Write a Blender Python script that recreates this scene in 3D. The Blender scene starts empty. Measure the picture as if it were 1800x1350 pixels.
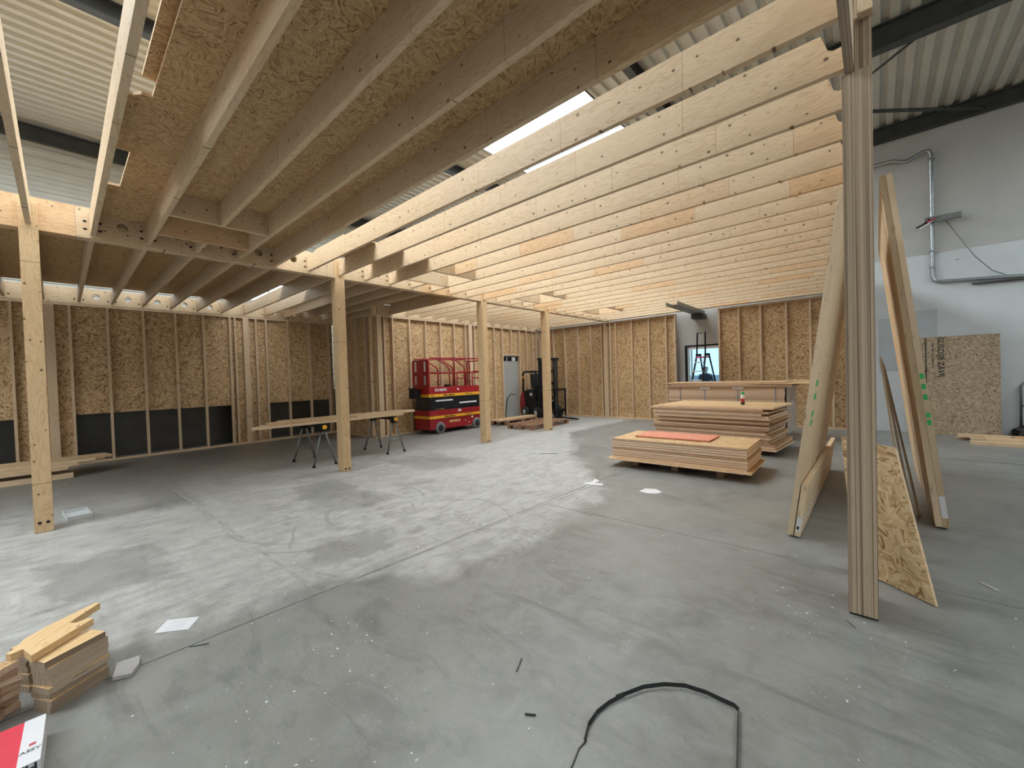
import bpy, bmesh, math, random
from mathutils import Vector, Matrix
random.seed(7)
S = bpy.context.scene
C = S.collection
PI = math.pi

# ------------------------------------------------------------------ camera
YAW, PITCH, ROLL, FPX = 0.73249814, -0.01982624, -0.03017831, 713.7
f = Vector((-math.sin(YAW)*math.cos(PITCH), math.cos(YAW)*math.cos(PITCH), math.sin(PITCH)))
r0 = Vector((math.cos(YAW), math.sin(YAW), 0)); u0 = r0.cross(f)
r = r0*math.cos(ROLL)+u0*math.sin(ROLL); u = -r0*math.sin(ROLL)+u0*math.cos(ROLL)
cam = bpy.data.cameras.new('camera'); camo = bpy.data.objects.new('camera', cam); C.objects.link(camo)
cam.sensor_width = 36; cam.lens = FPX/1800*36; cam.clip_start = 0.05; cam.clip_end = 300
M = Matrix((r, u, -f)).transposed().to_4x4(); M.translation = Vector((0, 0, 1.55)); camo.matrix_world = M
S.camera = camo
# ------------------------------------------------------------------ world, light, exposure
W = bpy.data.worlds.new('world'); S.world = W; W.use_nodes = True
bg = W.node_tree.nodes['Background']; bg.inputs[0].default_value = (0.34, 0.64, 0.92, 1); bg.inputs[1].default_value = 1.6
S.view_settings.view_transform = 'Standard'; S.view_settings.look = 'None'
S.view_settings.gamma = 1; S.view_settings.use_curve_mapping = False
S.view_settings.exposure = 0.32
SKYLIGHT = 11.0       # radiance of the milky skylight strip in the hall roof

BAND = 2.6             # radiance of the milky window band high in the left hall wall

# ------------------------------------------------------------------ material helpers
MATS = {}
class NT:
    def __init__(s, name):
        s.m = bpy.data.materials.new(name); s.m.use_nodes = True
        s.t = s.m.node_tree; s.b = s.t.nodes['Principled BSDF']; MATS[name] = s.m
    def n(s, typ, **kw):
        nd = s.t.nodes.new(typ)
        for k, v in kw.items(): setattr(nd, k, v)
        return nd
    def l(s, a, b): s.t.links.new(a, b)
    def math(s, op, a, b=None, c=None):
        nd = s.n('ShaderNodeMath', operation=op)
        for i, v in enumerate((a, b, c)):
            if v is None: continue
            if isinstance(v, (int, float)): nd.inputs[i].default_value = v
            else: s.l(v, nd.inputs[i])
        return nd.outputs[0]
    def mix(s, fac, a, b, blend='MIX'):
        nd = s.n('ShaderNodeMix', data_type='RGBA', blend_type=blend)
        for sk, v in ((nd.inputs[0], fac), (nd.inputs[6], a), (nd.inputs[7], b)):
            if isinstance(v, (int, float)): sk.default_value = v
            elif isinstance(v, tuple): sk.default_value = (*v[:3], 1)
            else: s.l(v, sk)
        return nd.outputs[2]
    def ramp(s, fac, stops):
        nd = s.n('ShaderNodeValToRGB'); e = nd.color_ramp.elements
        while len(e) < len(stops): e.new(0.5)
        for i, (p, c) in enumerate(stops): e[i].position = p; e[i].color = (*c[:3], 1)
        s.l(fac, nd.inputs[0]); return nd.outputs[0]
    def map01(s, v, a, b):
        nd = s.n('ShaderNodeMapRange'); s.l(v, nd.inputs[0]); nd.inputs[1].default_value = a; nd.inputs[2].default_value = b
        return nd.outputs[0]
    def noise(s, vec, scale, detail=4, rough=.5, dist=0):
        nd = s.n('ShaderNodeTexNoise'); nd.inputs['Scale'].default_value = scale; nd.inputs['Detail'].default_value = detail
        nd.inputs['Roughness'].default_value = rough; nd.inputs['Distortion'].default_value = dist; s.l(vec, nd.inputs['Vector']); return nd.outputs[0]
    def comb(s, x, y, z=0):
        nd = s.n('ShaderNodeCombineXYZ')
        for i, v in enumerate((x, y, z)):
            if isinstance(v, (int, float)): nd.inputs[i].default_value = v
            else: s.l(v, nd.inputs[i])
        return nd.outputs[0]
    def coords(s, kind='Object'):
        tc = s.n('ShaderNodeTexCoord'); sp = s.n('ShaderNodeSeparateXYZ'); s.l(tc.outputs[kind], sp.inputs[0]); return tc.outputs[kind], sp.outputs
    def rnd(s): return s.n('ShaderNodeObjectInfo').outputs['Random']
    def set(s, color=None, rough=None, metal=None, bump=None, bstr=.2, bdist=.01):
        if color is not None:
            if isinstance(color, tuple): s.b.inputs['Base Color'].default_value = (*color[:3], 1)
            else: s.l(color, s.b.inputs['Base Color'])
        if rough is not None:
            if isinstance(rough, (int, float)): s.b.inputs['Roughness'].default_value = rough
            else: s.l(rough, s.b.inputs['Roughness'])
        if metal is not None: s.b.inputs['Metallic'].default_value = metal
        if bump is not None:
            bn = s.n('ShaderNodeBump'); bn.inputs['Strength'].default_value = bstr; bn.inputs['Distance'].default_value = bdist
            s.l(bump, bn.inputs['Height']); s.l(bn.outputs[0], s.b.inputs['Normal'])
        return s.m

def plain(name, col, rough=.5, metal=0, vary=.12, scale=9):
    t = NT(name); v, sp = t.coords(); nz = t.noise(v, scale, 5)
    d = tuple(c*(1-vary) for c in col); e = tuple(min(1, c*(1+vary)) for c in col)
    return t.set(t.ramp(nz, [(.3, d), (.7, e)]), rough, metal)

def wood(name, along, across, light, dark, knots=True, seg=.95, segvar=1.0):
    """rotary cut veneer face: cathedral grain, joints, small dark knots"""
    t = NT(name); v, sp = t.coords(); rn = t.rnd()
    off = t.math('MULTIPLY', rn, 37.0)
    a = t.math('ADD', sp[along], off); b = t.math('ADD', sp[across], t.math('MULTIPLY', rn, 11.0))
    third = sp[3-along-across]
    # section of veneer
    sg = t.math('FLOOR', t.math('DIVIDE', a, seg))
    wn = t.n('ShaderNodeTexWhiteNoise', noise_dimensions='1D'); t.l(t.math('ADD', sg, off), wn.inputs['W'])
    segr = wn.outputs['Value']
    g = t.noise(t.comb(t.math('MULTIPLY', a, 1.6), t.math('ADD', t.math('MULTIPLY', b, 9.0), t.math('MULTIPLY', segr, 20)), t.math('MULTIPLY', third, 9.0)), 1.0, 5, .55, 1.4)
    rings = t.math('FRACT', t.math('MULTIPLY', g, 9.0))
    ringm = t.map01(rings, .55, 1.0)
    fine = t.noise(t.comb(t.math('MULTIPLY', a, 6.0), t.math('MULTIPLY', b, 120.0), t.math('MULTIPLY', third, 120.0)), 1.0, 3)
    col = t.ramp(fine, [(.3, tuple(.88*l+.12*d for l, d in zip(light, dark))), (.7, light)])
    col = t.mix(t.math('MULTIPLY', ringm, .52), col, dark)
    warm = (min(1, light[0]*.98), light[1]*.80, light[2]*.62); pale = tuple(min(1, c*1.05) for c in light)
    col = t.mix(t.math('MULTIPLY', t.map01(segr, .84, .97), .75*segvar), col, t.mix(t.math('MULTIPLY', ringm, .5), warm, (dark[0], dark[1]*.75, dark[2]*.6)))
    col = t.mix(t.math('MULTIPLY', t.map01(segr, .3, 0.0), .4*segvar), col, pale)
    # joint lines between sections
    fr = t.math('FRACT', t.math('DIVIDE', a, seg))
    col = t.mix(t.math('MULTIPLY', t.math('LESS_THAN', fr, .006), .45), col, (dark[0]*.5, dark[1]*.5, dark[2]*.5))
    if knots:
        vo = t.n('ShaderNodeTexVoronoi', voronoi_dimensions='2D'); vo.inputs['Scale'].default_value = 6.6
        t.l(t.comb(t.math('MULTIPLY', a, .8), b), vo.inputs['Vector'])
        cs = t.n('ShaderNodeSeparateColor'); t.l(vo.outputs['Color'], cs.inputs[0])
        size = t.math('MULTIPLY_ADD', cs.outputs[0], .055, .016)
        k = t.math('LESS_THAN', vo.outputs['Distance'], size)
        k = t.math('MULTIPLY', k, t.math('GREATER_THAN', cs.outputs[1], .35))
        halo = t.math('MULTIPLY', t.map01(vo.outputs['Distance'], .16, .03), t.math('MULTIPLY', cs.outputs[0], .25))
        col = t.mix(halo, col, dark)
        col = t.mix(t.math('MULTIPLY', k, .85), col, (.07, .032, .014))
    return t.set(col, .62, 0, fine, .15, .002)

def lamin(name, along, across, c1, c2, freq=210):
    """glued veneer edges: fine parallel stripes running along the length"""
    t = NT(name); v, sp = t.coords(); rn = t.math('MULTIPLY', t.rnd(), 19.0)
    a = sp[along]; b = t.math('ADD', sp[across], rn); third = sp[3-along-across]
    st = t.noise(t.comb(t.math('MULTIPLY', a, .25), t.math('MULTIPLY', b, freq), t.math('MULTIPLY', third, 3.0)), 1.0, 1.5, .5)
    fine = t.noise(t.comb(t.math('MULTIPLY', a, 7.0), t.math('MULTIPLY', b, 500.0), t.math('MULTIPLY', third, 40)), 1.0, 2)
    col = t.ramp(st, [(.36, c2), (.5, c1), (.66, tuple(min(1, c*1.25) for c in c1))])
    col = t.mix(t.math('MULTIPLY', t.map01(fine, .62, .78), .8), col, tuple(c*.35 for c in c2))
    return t.set(col, .7, 0, st, .35, .002)

def osb(name, ua, va, light, mid, dark, scale=1.0, stretch=4.5):
    t = NT(name); v, sp = t.coords(); rn = t.math('MULTIPLY', t.rnd(), 23.0)
    U = t.math('ADD', sp[ua], rn); V = t.math('ADD', sp[va], rn)
    uv = t.comb(U, V)
    outs = []
    for i in range(2):
        vo = t.n('ShaderNodeTexVoronoi', voronoi_dimensions='2D'); vo.inputs['Scale'].default_value = (9.5, 13.5)[i]*scale
        t.l(uv, vo.inputs['Vector'])
        cs = t.n('ShaderNodeSeparateColor'); t.l(vo.outputs['Color'], cs.inputs[0])
        vr = t.n('ShaderNodeVectorRotate', rotation_type='Z_AXIS'); t.l(uv, vr.inputs['Vector']); t.l(t.math('MULTIPLY', cs.outputs[0], 6.28), vr.inputs['Angle'])
        mp = t.n('ShaderNodeMapping'); mp.inputs['Scale'].default_value = (12*scale, 12*stretch*scale, 1); t.l(vr.outputs[0], mp.inputs[0])
        v2 = t.n('ShaderNodeTexVoronoi', voronoi_dimensions='2D'); v2.inputs['Scale'].default_value = 1.0; t.l(mp.outputs[0], v2.inputs['Vector'])
        c2 = t.n('ShaderNodeSeparateColor'); t.l(v2.outputs['Color'], c2.inputs[0])
        outs.append((c2.outputs[0], c2.outputs[1], v2.outputs['Distance']))
    sel = t.math('GREATER_THAN', outs[1][1], .5)
    val = t.math('ADD', t.math('MULTIPLY', outs[0][0], t.math('SUBTRACT', 1.0, sel)), t.math('MULTIPLY', outs[1][0], sel))
    big = t.noise(uv, 1.3, 3)
    val = t.math('ADD', val, t.math('MULTIPLY', t.math('SUBTRACT', big, .5), .25))
    col = t.ramp(val, [(.0, dark), (.10, tuple((a+b)/2 for a, b in zip(dark, mid))), (.3, mid), (.8, light), (1, tuple(min(1, c*1.12) for c in light))])
    fine = t.noise(uv, 160, 3)
    col = t.mix(t.map01(fine, .35, .65), t.mix(.12, col, dark), col)
    return t.set(col, .6, 0, val, .25, .003)

LVL_L, LVL_D = (.61, .465, .305), (.36, .215, .10)
for nm, al, ac in (('lvl_x', 0, 2), ('lvl_y', 1, 2), ('lvl_z_yz', 2, 1), ('lvl_z_xz', 2, 0)):
    wood(nm, al, ac, LVL_L, LVL_D)
wood('lvl_board', 0, 1, (.68, .51, .32), (.44, .27, .12))                # loose boards: length on local X, face on local Y
wood('post_wood', 2, 1, (.62, .44, .25), (.38, .215, .09), seg=2.4, segvar=.4)
wood('stud_z', 2, 1, (.60, .45, .30), (.44, .29, .16), knots=False, seg=9, segvar=.3)
wood('stud_x', 0, 2, (.60, .45, .30), (.44, .29, .16), knots=False, seg=9, segvar=.3)
wood('stud_y', 1, 2, (.60, .45, .30), (.44, .29, .16), knots=False, seg=9, segvar=.3)
wood('plank_y', 1, 0, (.64, .48, .31), (.42, .27, .14), knots=False, seg=7)
wood('plank_x', 0, 1, (.64, .48, .31), (.42, .27, .14), knots=False, seg=7)
wood('pallet_wood', 0, 1, (.30, .17, .10), (.16, .08, .045), knots=False, seg=5)
wood('offcut_wood', 0, 1, (.66, .46, .24), (.44, .25, .09), seg=5, segvar=.3)
lamin('lamin_z', 2, 0, (.40, .305, .215), (.17, .11, .068), 190)
lamin('lamin_y', 1, 0, (.36, .285, .21), (.20, .14, .09), 210)
lamin('lamin_x', 0, 1, (.36, .285, .21), (.20, .14, .09), 210)
OL, OM, OD = (.60, .42, .235), (.43, .265, .12), (.17, .08, .03)
osb('osb_yz', 1, 2, OL, OM, OD, .95, 4.5)
osb('osb_xz', 0, 2, OL, OM, OD, .95, 4.5)
osb('osb_xy', 0, 1, (.58, .40, .21), (.485, .305, .135), (.24, .115, .04), 1.15, 7)
osb('osb_lean', 0, 2, (.60, .44, .25), (.48, .315, .15), (.22, .11, .04), .95, 7)
lamin('edge_wood', 0, 1, (.55, .425, .285), (.42, .30, .18), 210)
osb('osb_dry', 0, 2, (.44, .345, .235), (.34, .25, .155), (.15, .095, .05), 1.2, 4)
t = NT('osb_edge'); v, sp = t.coords(); rn = t.rnd()
nz = t.noise(t.comb(t.math('MULTIPLY', sp[0], 14), t.math('MULTIPLY', sp[1], 14), t.math('ADD', t.math('MULTIPLY', sp[2], 120), t.math('MULTIPLY', rn, 50))), 1.0, 5, .6)
cc = t.ramp(nz, [(.3, (.42, .265, .165)), (.5, (.60, .42, .285)), (.7, (.72, .54, .39))])
cc = t.mix(t.math('MULTIPLY_ADD', rn, .4, .4), cc, t.mix(t.map01(t.math('FRACT', t.math('MULTIPLY', rn, 7.0)), .4, .6), (.36, .215, .125), (.78, .60, .44)))
t.set(cc, .75, 0, nz, .3, .003)
plain('osb_edge_light', (.62, .44, .27), .7, 0, .2, 30)
plain('wall_white', (.60, .61, .60), .6, 0, .05, 2)
plain('wall_grey', (.42, .415, .395), .6, 0, .05, 2)
plain('panel_white', (.53, .555, .565), .45, 0, .04, 2)
plain('panel_grey', (.40, .43, .45), .45, 0, .05, 2)
plain('clad_dark', (.045, .042, .036), .35, 0, .2, 4)
plain('roof_metal', (.47, .455, .40), .55, 0, .05, 3)
plain('clad_metal', (.55, .56, .53), .5, 0, .05, 3)
plain('steel_dark', (.045, .048, .045), .5, .3, .2, 6)
plain('steel_grey', (.20, .21, .21), .4, .6, .15, 12)
plain('galv', (.33, .35, .36), .35, .8, .15, 20)
plain('black', (.008, .008, .009), .6, 0, .2, 8); MATS['black'].node_tree.nodes['Principled BSDF'].inputs['Specular IOR Level'].default_value = .25
plain('black_gloss', (.014, .016, .020), .25, 0, .2, 8)
plain('rubber', (.02, .02, .02), .8, 0, .2, 20)
plain('tyre_grey', (.16, .155, .15), .8, 0, .2, 20)
plain('red', (.27, .004, .008), .45, 0, .12, 8)
plain('yellow', (.72, .36, .02), .4, 0, .08, 8)
plain('white', (.78, .78, .78), .5, 0, .05, 8)
plain('plastic_wrap', (.42, .41, .40), .25, 0, .15, 5)
plain('label_white', (.62, .62, .64), .5, 0, .03, 10)
plain('ink', (.015, .015, .016), .6, 0, .1, 20)
plain('ink_red', (.55, .03, .05), .5, 0, .1, 20)
plain('ink_yellow', (.72, .60, .22), .5, 0, .1, 20)
plain('green_paint', (.03, .40, .10), .5, 0, .15, 30)
plain('salmon', (.58, .21, .13), .55, 0, .14, 14)
plain('box_red', (.62, .04, .07), .4, 0, .06, 12)
plain('hole_dark', (.02, .012, .007), .9, 0, .2, 20)
plain('strap_black', (.012, .013, .014), .32, 0, .15, 30)
plain('strap_blue', (.16, .20, .26), .4, 0, .15, 30)
plain('door_grey', (.34, .335, .31), .5, 0, .05, 2)
plain('skin', (.45, .25, .17), .5)
plain('hair', (.02, .014, .01), .6)
plain('jacket', (.03, .022, .028), .7)
plain('trousers', (.03, .035, .05), .8)
plain('asphalt', (.16, .16, .16), .9)
plain('fence_grey', (.38, .40, .42), .7)
plain('leaf', (.10, .16, .05), .7, 0, .3, 30)
plain('bark', (.12, .08, .05), .9, 0, .3, 30)

# glass
t = NT('glass'); g = t.n('ShaderNodeBsdfGlass'); g.inputs['Roughness'].default_value = 0; g.inputs['IOR'].default_value = 1.05
tr = t.n('ShaderNodeBsdfTransparent'); mx = t.n('ShaderNodeMixShader'); mx.inputs[0].default_value = .12
t.l(tr.outputs[0], mx.inputs[1]); t.l(g.outputs[0], mx.inputs[2]); t.l(mx.outputs[0], t.t.nodes['Material Output'].inputs[0])
# milky skylight sheet, lit by the day outside
t = NT('skylight_sheet'); t.b.inputs['Base Color'].default_value = (.8, .84, .85, 1)
t.b.inputs['Emission Color'].default_value = (.88, .955, 1.0, 1); t.b.inputs['Emission Strength'].default_value = SKYLIGHT

t = NT('band_sheet'); t.b.inputs['Base Color'].default_value = (.75, .80, .82, 1)
t.b.inputs['Emission Color'].default_value = (.80, .92, 1.0, 1); t.b.inputs['Emission Strength'].default_value = BAND
# concrete
t = NT('concrete'); v, sp = t.coords()
n1 = t.noise(v, .8, 8, .62, .5); n2 = t.noise(v, 5.0, 9, .68, .7); n3 = t.noise(v, 60, 5, .65)
st = t.n('ShaderNodeMapping'); st.inputs['Scale'].default_value = (.55, 2.3, 1); st.inputs['Rotation'].default_value = (0, 0, .95); t.l(v, st.inputs[0])
n4 = t.noise(st.outputs[0], 2.0, 9, .68, 1.0)
st2 = t.n('ShaderNodeMapping'); st2.inputs['Scale'].default_value = (3.0, .8, 1); st2.inputs['Location'].default_value = (4, 9, 0); st2.inputs['Rotation'].default_value = (0, 0, .75); t.l(v, st2.inputs[0])
n5 = t.noise(st2.outputs[0], 3.4, 8, .7, .6)
base = t.ramp(n2, [(.30, (.130, .130, .121)), (.5, (.190, .191, .180)), (.72, (.255, .256, .243))])
base = t.mix(t.math('MULTIPLY', t.map01(n1, .42, .68), .8), base, (.255, .25, .232))
base = t.mix(t.math('MULTIPLY', t.map01(n4, .52, .68), .62), base, (.105, .105, .098))
# pale plaster dust trodden over the older slab, ending at a ragged line
RB = [(-1, -3.6), (.3, -3.3), (1.2, -3.15), (1.6, -2.85), (1.9, -2.5), (2.3, -2.35), (3.4, -2.45), (4.4, -2.5), (5.2, -3.0), (6.5, -4.2), (9, -6)]
rb = t.ramp(t.math('DIVIDE', t.math('ADD', sp[1], 1), 10), [((y_+1)/10, ((x_+7)/7,)*3) for y_, x_ in RB])
rbx = t.math('SUBTRACT', t.math('MULTIPLY', rb, 7), 7)
nb_ = t.noise(v, 2.6, 8, .65, .3)
edge = t.math('ADD', t.math('SUBTRACT', rbx, sp[0]), t.math('MULTIPLY', t.math('SUBTRACT', nb_, .5), 1.1))
zone = t.math('MULTIPLY', t.map01(edge, -.06, .20), t.map01(t.math('ADD', sp[0], t.math('MULTIPLY', n1, 2)), -9.5, -6.5))
dust = t.math('MULTIPLY', zone, t.math('MULTIPLY_ADD', t.map01(t.math('ADD', t.math('MULTIPLY', n5, .6), t.math('MULTIPLY', n2, .4)), .38, .62), .75, .25))
def rect(cx, cy, hx_, hy_, rough_=.25):
    ax = t.math('SUBTRACT', t.math('ABSOLUTE', t.math('SUBTRACT', sp[0], cx)), hx_); ay = t.math('SUBTRACT', t.math('ABSOLUTE', t.math('SUBTRACT', sp[1], cy)), hy_)
    return t.map01(t.math('ADD', t.math('MAXIMUM', ax, ay), t.math('MULTIPLY', t.math('SUBTRACT', nb_, .5), rough_)), .04, -.04)
for rc in ((-7.5, .95, .9, .22), (-5.6, 2.5, .85, .35), (-4.9, .2, .5, .35), (-6.2, 4.6, .7, .5), (-3.6, 1.75, .3, .3)):
    dust = t.math('MULTIPLY', dust, t.math('SUBTRACT', 1.0, t.math('MULTIPLY', rect(*rc, .8), .6)))
base = t.mix(t.math('MULTIPLY', dust, .72), base, (.50, .485, .46))
spk = t.noise(v, 24, 7, .75)
base = t.mix(t.math('MULTIPLY', t.map01(spk, .62, .72), t.math('MULTIPLY_ADD', zone, .45, .22)), base, (.50, .495, .48))
dk = t.noise(v, 17, 6, .7, .5)
base = t.mix(t.math('MULTIPLY', t.map01(dk, .62, .74), .5), base, (.08, .08, .075))
# wheel tracks swept through the dust
for cx, cy, rad, wd, tr_ in ((-3.25, 2.5, .85, .10, 1), (-3.25, 2.5, 1.10, .02, 0), (-3.1, 3.6, .75, .09, 1), (-4.0, 2.7, 1.25, .02, 0), (-3.7, 2.4, 1.1, .018, 0), (-4.3, 2.9, 1.0, .03, 0), (-5.0, 2.2, 1.1, .025, 0), (-4.7, 2.0, .95, .02, 0)):
    dx_ = t.math('SUBTRACT', sp[0], cx); dy_ = t.math('SUBTRACT', sp[1], cy)
    d = t.math('SQRT', t.math('ADD', t.math('MULTIPLY', dx_, dx_), t.math('MULTIPLY', dy_, dy_)))
    m = t.map01(t.math('ABSOLUTE', t.math('SUBTRACT', d, rad)), wd, wd*.6)
    m = t.math('MULTIPLY', m, t.map01(t.noise(t.comb(t.math('ADD', sp[0], cx*7), t.math('ADD', sp[1], rad*5)), 1.1, 2), .50, .58))
    if tr_:
        an = t.math('ARCTAN2', dy_, dx_)
        tread = t.math('GREATER_THAN', t.math('SINE', t.math('ADD', t.math('MULTIPLY', an, 44.0), t.math('MULTIPLY', t.math('ABSOLUTE', t.math('SUBTRACT', d, rad)), 60.0))), .1)
        m = t.math('MULTIPLY', m, t.math('MULTIPLY_ADD', tread, .75, .2))
    base = t.mix(t.math('MULTIPLY', m, .5 if tr_ else .38), base, (.17, .16, .145))
base = t.mix(t.map01(n3, .35, .65), t.mix(.16, base, (.08, .08, .075)), base)
rough = t.math('ADD', t.math('MULTIPLY_ADD', n2, .34, .22), t.math('MULTIPLY', dust, .3))
t.set(base, rough, 0, t.math('ADD', n3, n2), .10, .004)

# ------------------------------------------------------------------ geometry helpers
def newobj(name, me, mat=None, parent=None):
    o = bpy.data.objects.new(name, me); C.objects.link(o)
    if mat is not None and me is not None and not me.materials:
        for m in (mat if isinstance(mat, (list, tuple)) else [mat]): me.materials.append(MATS[m])
    if parent is not None: o.parent = parent
    return o
def tag(o, label=None, cat=None, group=None, kind=None):
    if label: o['label'] = label
    if cat: o['category'] = cat
    if group: o['group'] = group
    if kind: o['kind'] = kind
    return o
def thing(name, label, cat, loc=(0, 0, 0), rz=0, group=None, kind=None):
    o = bpy.data.objects.new(name, None); C.objects.link(o); o.empty_display_size = .1
    o.location = loc; o.rotation_euler = (0, 0, rz)
    return tag(o, label, cat, group, kind)
BOXC = {}
BF = [(0, 3, 2, 1), (4, 5, 6, 7), (0, 1, 5, 4), (1, 2, 6, 5), (2, 3, 7, 6), (3, 0, 4, 7)]
def boxmesh(sx, sy, sz, mats, fm=None):
    key = (round(sx, 4), round(sy, 4), round(sz, 4), mats, fm)
    if key in BOXC: return BOXC[key]
    x, y, z = sx/2, sy/2, sz/2
    me = bpy.data.meshes.new('box')
    me.from_pydata([(-x, -y, -z), (x, -y, -z), (x, y, -z), (-x, y, -z), (-x, -y, z), (x, -y, z), (x, y, z), (-x, y, z)], [], BF)
    for m in mats: me.materials.append(MATS[m])
    if fm:
        for p, i in zip(me.polygons, fm): p.material_index = i     # bottom, top, -y, +x, +y, -x
    BOXC[key] = me; return me
def box(name, lo, hi, mat, parent=None, world=False, fm=None):
    mats = mat if isinstance(mat, tuple) else (mat,)
    me = boxmesh(hi[0]-lo[0], hi[1]-lo[1], hi[2]-lo[2], mats, fm)
    o = newobj(name, me, None, parent)
    c = Vector(((lo[0]+hi[0])/2, (lo[1]+hi[1])/2, (lo[2]+hi[2])/2))
    o.location = c-parent.location if (parent is not None and world) else c
    return o
def obox(name, center, size, rot, mat, parent=None, fm=None):
    """box with its own rotation matrix / euler"""
    mats = mat if isinstance(mat, tuple) else (mat,)
    o = newobj(name, boxmesh(*size, mats, fm), None, parent)
    o.location = center
    if isinstance(rot, Matrix): o.rotation_euler = rot.to_euler()
    else: o.rotation_euler = rot
    return o
ORD = ['first', 'second', 'third', 'fourth', 'fifth', 'sixth', 'seventh', 'eighth', 'ninth', 'tenth', 'eleventh', 'twelfth', 'thirteenth', 'fourteenth', 'fifteenth', 'sixteenth', 'seventeenth', 'eighteenth', 'nineteenth', 'twentieth']
ORD += ['twenty-'+q for q in ORD[:9]]
def axes(x, y):
    x = Vector(x).normalized(); z = x.cross(Vector(y)).normalized(); y = z.cross(x)
    return Matrix((x, y, z)).transposed()
def pymesh(name, vs, fs, mat, parent=None, smooth=False, loc=None):
    me = bpy.data.meshes.new(name); me.from_pydata(vs, [], fs); me.update()
    if smooth:
        for p in me.polygons: p.use_smooth = True
    o = newobj(name, me, mat, parent)
    if loc: o.location = loc
    return o
def prism(name, pts, z0, z1, mat, parent=None, loc=None, fm=None):
    n = len(pts)
    vs = [(x, y, z0) for x, y in pts]+[(x, y, z1) for x, y in pts]
    fs = [tuple(range(n-1, -1, -1)), tuple(range(n, 2*n))]+[(i, (i+1) % n, n+(i+1) % n, n+i) for i in range(n)]
    o = pymesh(name, vs, fs, mat, parent, loc=loc)
    if fm:
        for i, p in enumerate(o.data.polygons): p.material_index = fm[0] if i < 2 else fm[1]
    return o
def tube(name, pts, rad, mat, parent=None, n=8, smooth=True, closed=False):
    pts = [Vector(p) for p in pts]; vs = []; fs = []; N = len(pts)
    up = None
    for i, p in enumerate(pts):
        if closed: d = pts[(i+1) % N]-pts[i-1]
        else: d = (pts[min(i+1, N-1)]-pts[max(i-1, 0)])
        d.normalize()
        if up is None: up = Vector((0, 0, 1)) if abs(d.z) < .9 else Vector((1, 0, 0))
        a = d.cross(up)
        if a.length < 1e-4: a = d.cross(Vector((0, 1, 0)))
        a.normalize(); b = a.cross(d); up = b
        for k in range(n):
            t_ = 2*PI*k/n+PI/n; vs.append(tuple(p+rad*(a*math.cos(t_)+b*math.sin(t_))))
    R = N if closed else N-1
    for i in range(R):
        for k in range(n):
            j = (i+1) % N
            fs.append((i*n+k, i*n+(k+1) % n, j*n+(k+1) % n, j*n+k))
    if not closed: fs += [tuple(range(n-1, -1, -1)), tuple((N-1)*n+k for k in range(n))]
    return pymesh(name, vs, fs, mat, parent, smooth)
def lathe(name, prof, mat, parent=None, n=20, loc=None, rot=None, mats=None):
    vs = []; fs = []
    for (rr, z) in prof:
        for k in range(n): vs.append((rr*math.cos(2*PI*k/n), rr*math.sin(2*PI*k/n), z))
    for i in range(len(prof)-1):
        for k in range(n): fs.append((i*n+k, i*n+(k+1) % n, (i+1)*n+(k+1) % n, (i+1)*n+k))
    fs += [tuple(range(n-1, -1, -1)), tuple((len(prof)-1)*n+k for k in range(n))]
    o = pymesh(name, vs, fs, mat, parent, True)
    if mats:
        for i, p in enumerate(o.data.polygons):
            if i < n*(len(prof)-1): p.material_index = mats[i//n]
            else: p.use_smooth = False
    if loc: o.location = loc
    if rot: o.rotation_euler = rot
    return o
def text(name, body, size, mat, parent, loc, rot, thick=.001, sx=1.0):
    cu = bpy.data.curves.new(name, 'FONT'); cu.body = body; cu.size = size; cu.extrude = thick
    cu.align_x = 'CENTER'; cu.align_y = 'CENTER'; cu.resolution_u = 2; cu.offset = size*.022
    tmp = bpy.data.objects.new('tmp', cu); C.objects.link(tmp)
    dg = bpy.context.evaluated_depsgraph_get(); me = bpy.data.meshes.new_from_object(tmp.evaluated_get(dg))
    bpy.data.objects.remove(tmp); bpy.data.curves.remove(cu)
    me.materials.clear(); o = newobj(name, me, mat, parent); o.location = loc
    o.rotation_euler = rot.to_euler() if isinstance(rot, Matrix) else rot
    o.scale = (sx, 1, 1)
    return o

# ================================================================== THE HALL
XL, XR, YF, YB, ZR = -12.9, 9.0, -9.0, 12.95, 7.0
fl = box('floor', (XL-.2, YF-.2, -.2), (XR+.2, YB+.2, 0), 'concrete'); tag(fl, 'dusty grey concrete hall floor', kind='structure')
fl.data = fl.data.copy(); fl.data.transform(Matrix.Translation(fl.location)); fl.location = (0, 0, 0)
plain('joint_fill', (.10, .10, .095), .9, 0, .3, 6); plain('joint_pale', (.29, .28, .265), .9, 0, .3, 6)
def joint(x0, y0, x1, y1, w=.010, m='joint_fill'):
    d = Vector((x1-x0, y1-y0, 0)); L = d.length; c = Vector(((x0+x1)/2, (y0+y1)/2, .0006))
    obox('joint', c-fl.location*0+Vector((-fl.location.x, -fl.location.y, 0)), (L, w, .001), (0, 0, math.atan2(d.y, d.x)), m, fl)
joint(-3.14, -6, -2.95, 9.5, .008); joint(-8.6, 1.06, -3.2, 1.22, .03, 'joint_pale')
joint(-2.95, 3.85, 3.5, 4.05, .004); joint(-2.95, 9.5, 6, 9.6, .008)
joint(-3.06, 1.25, -2.93, 4.9, .035, 'joint_pale')
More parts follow.
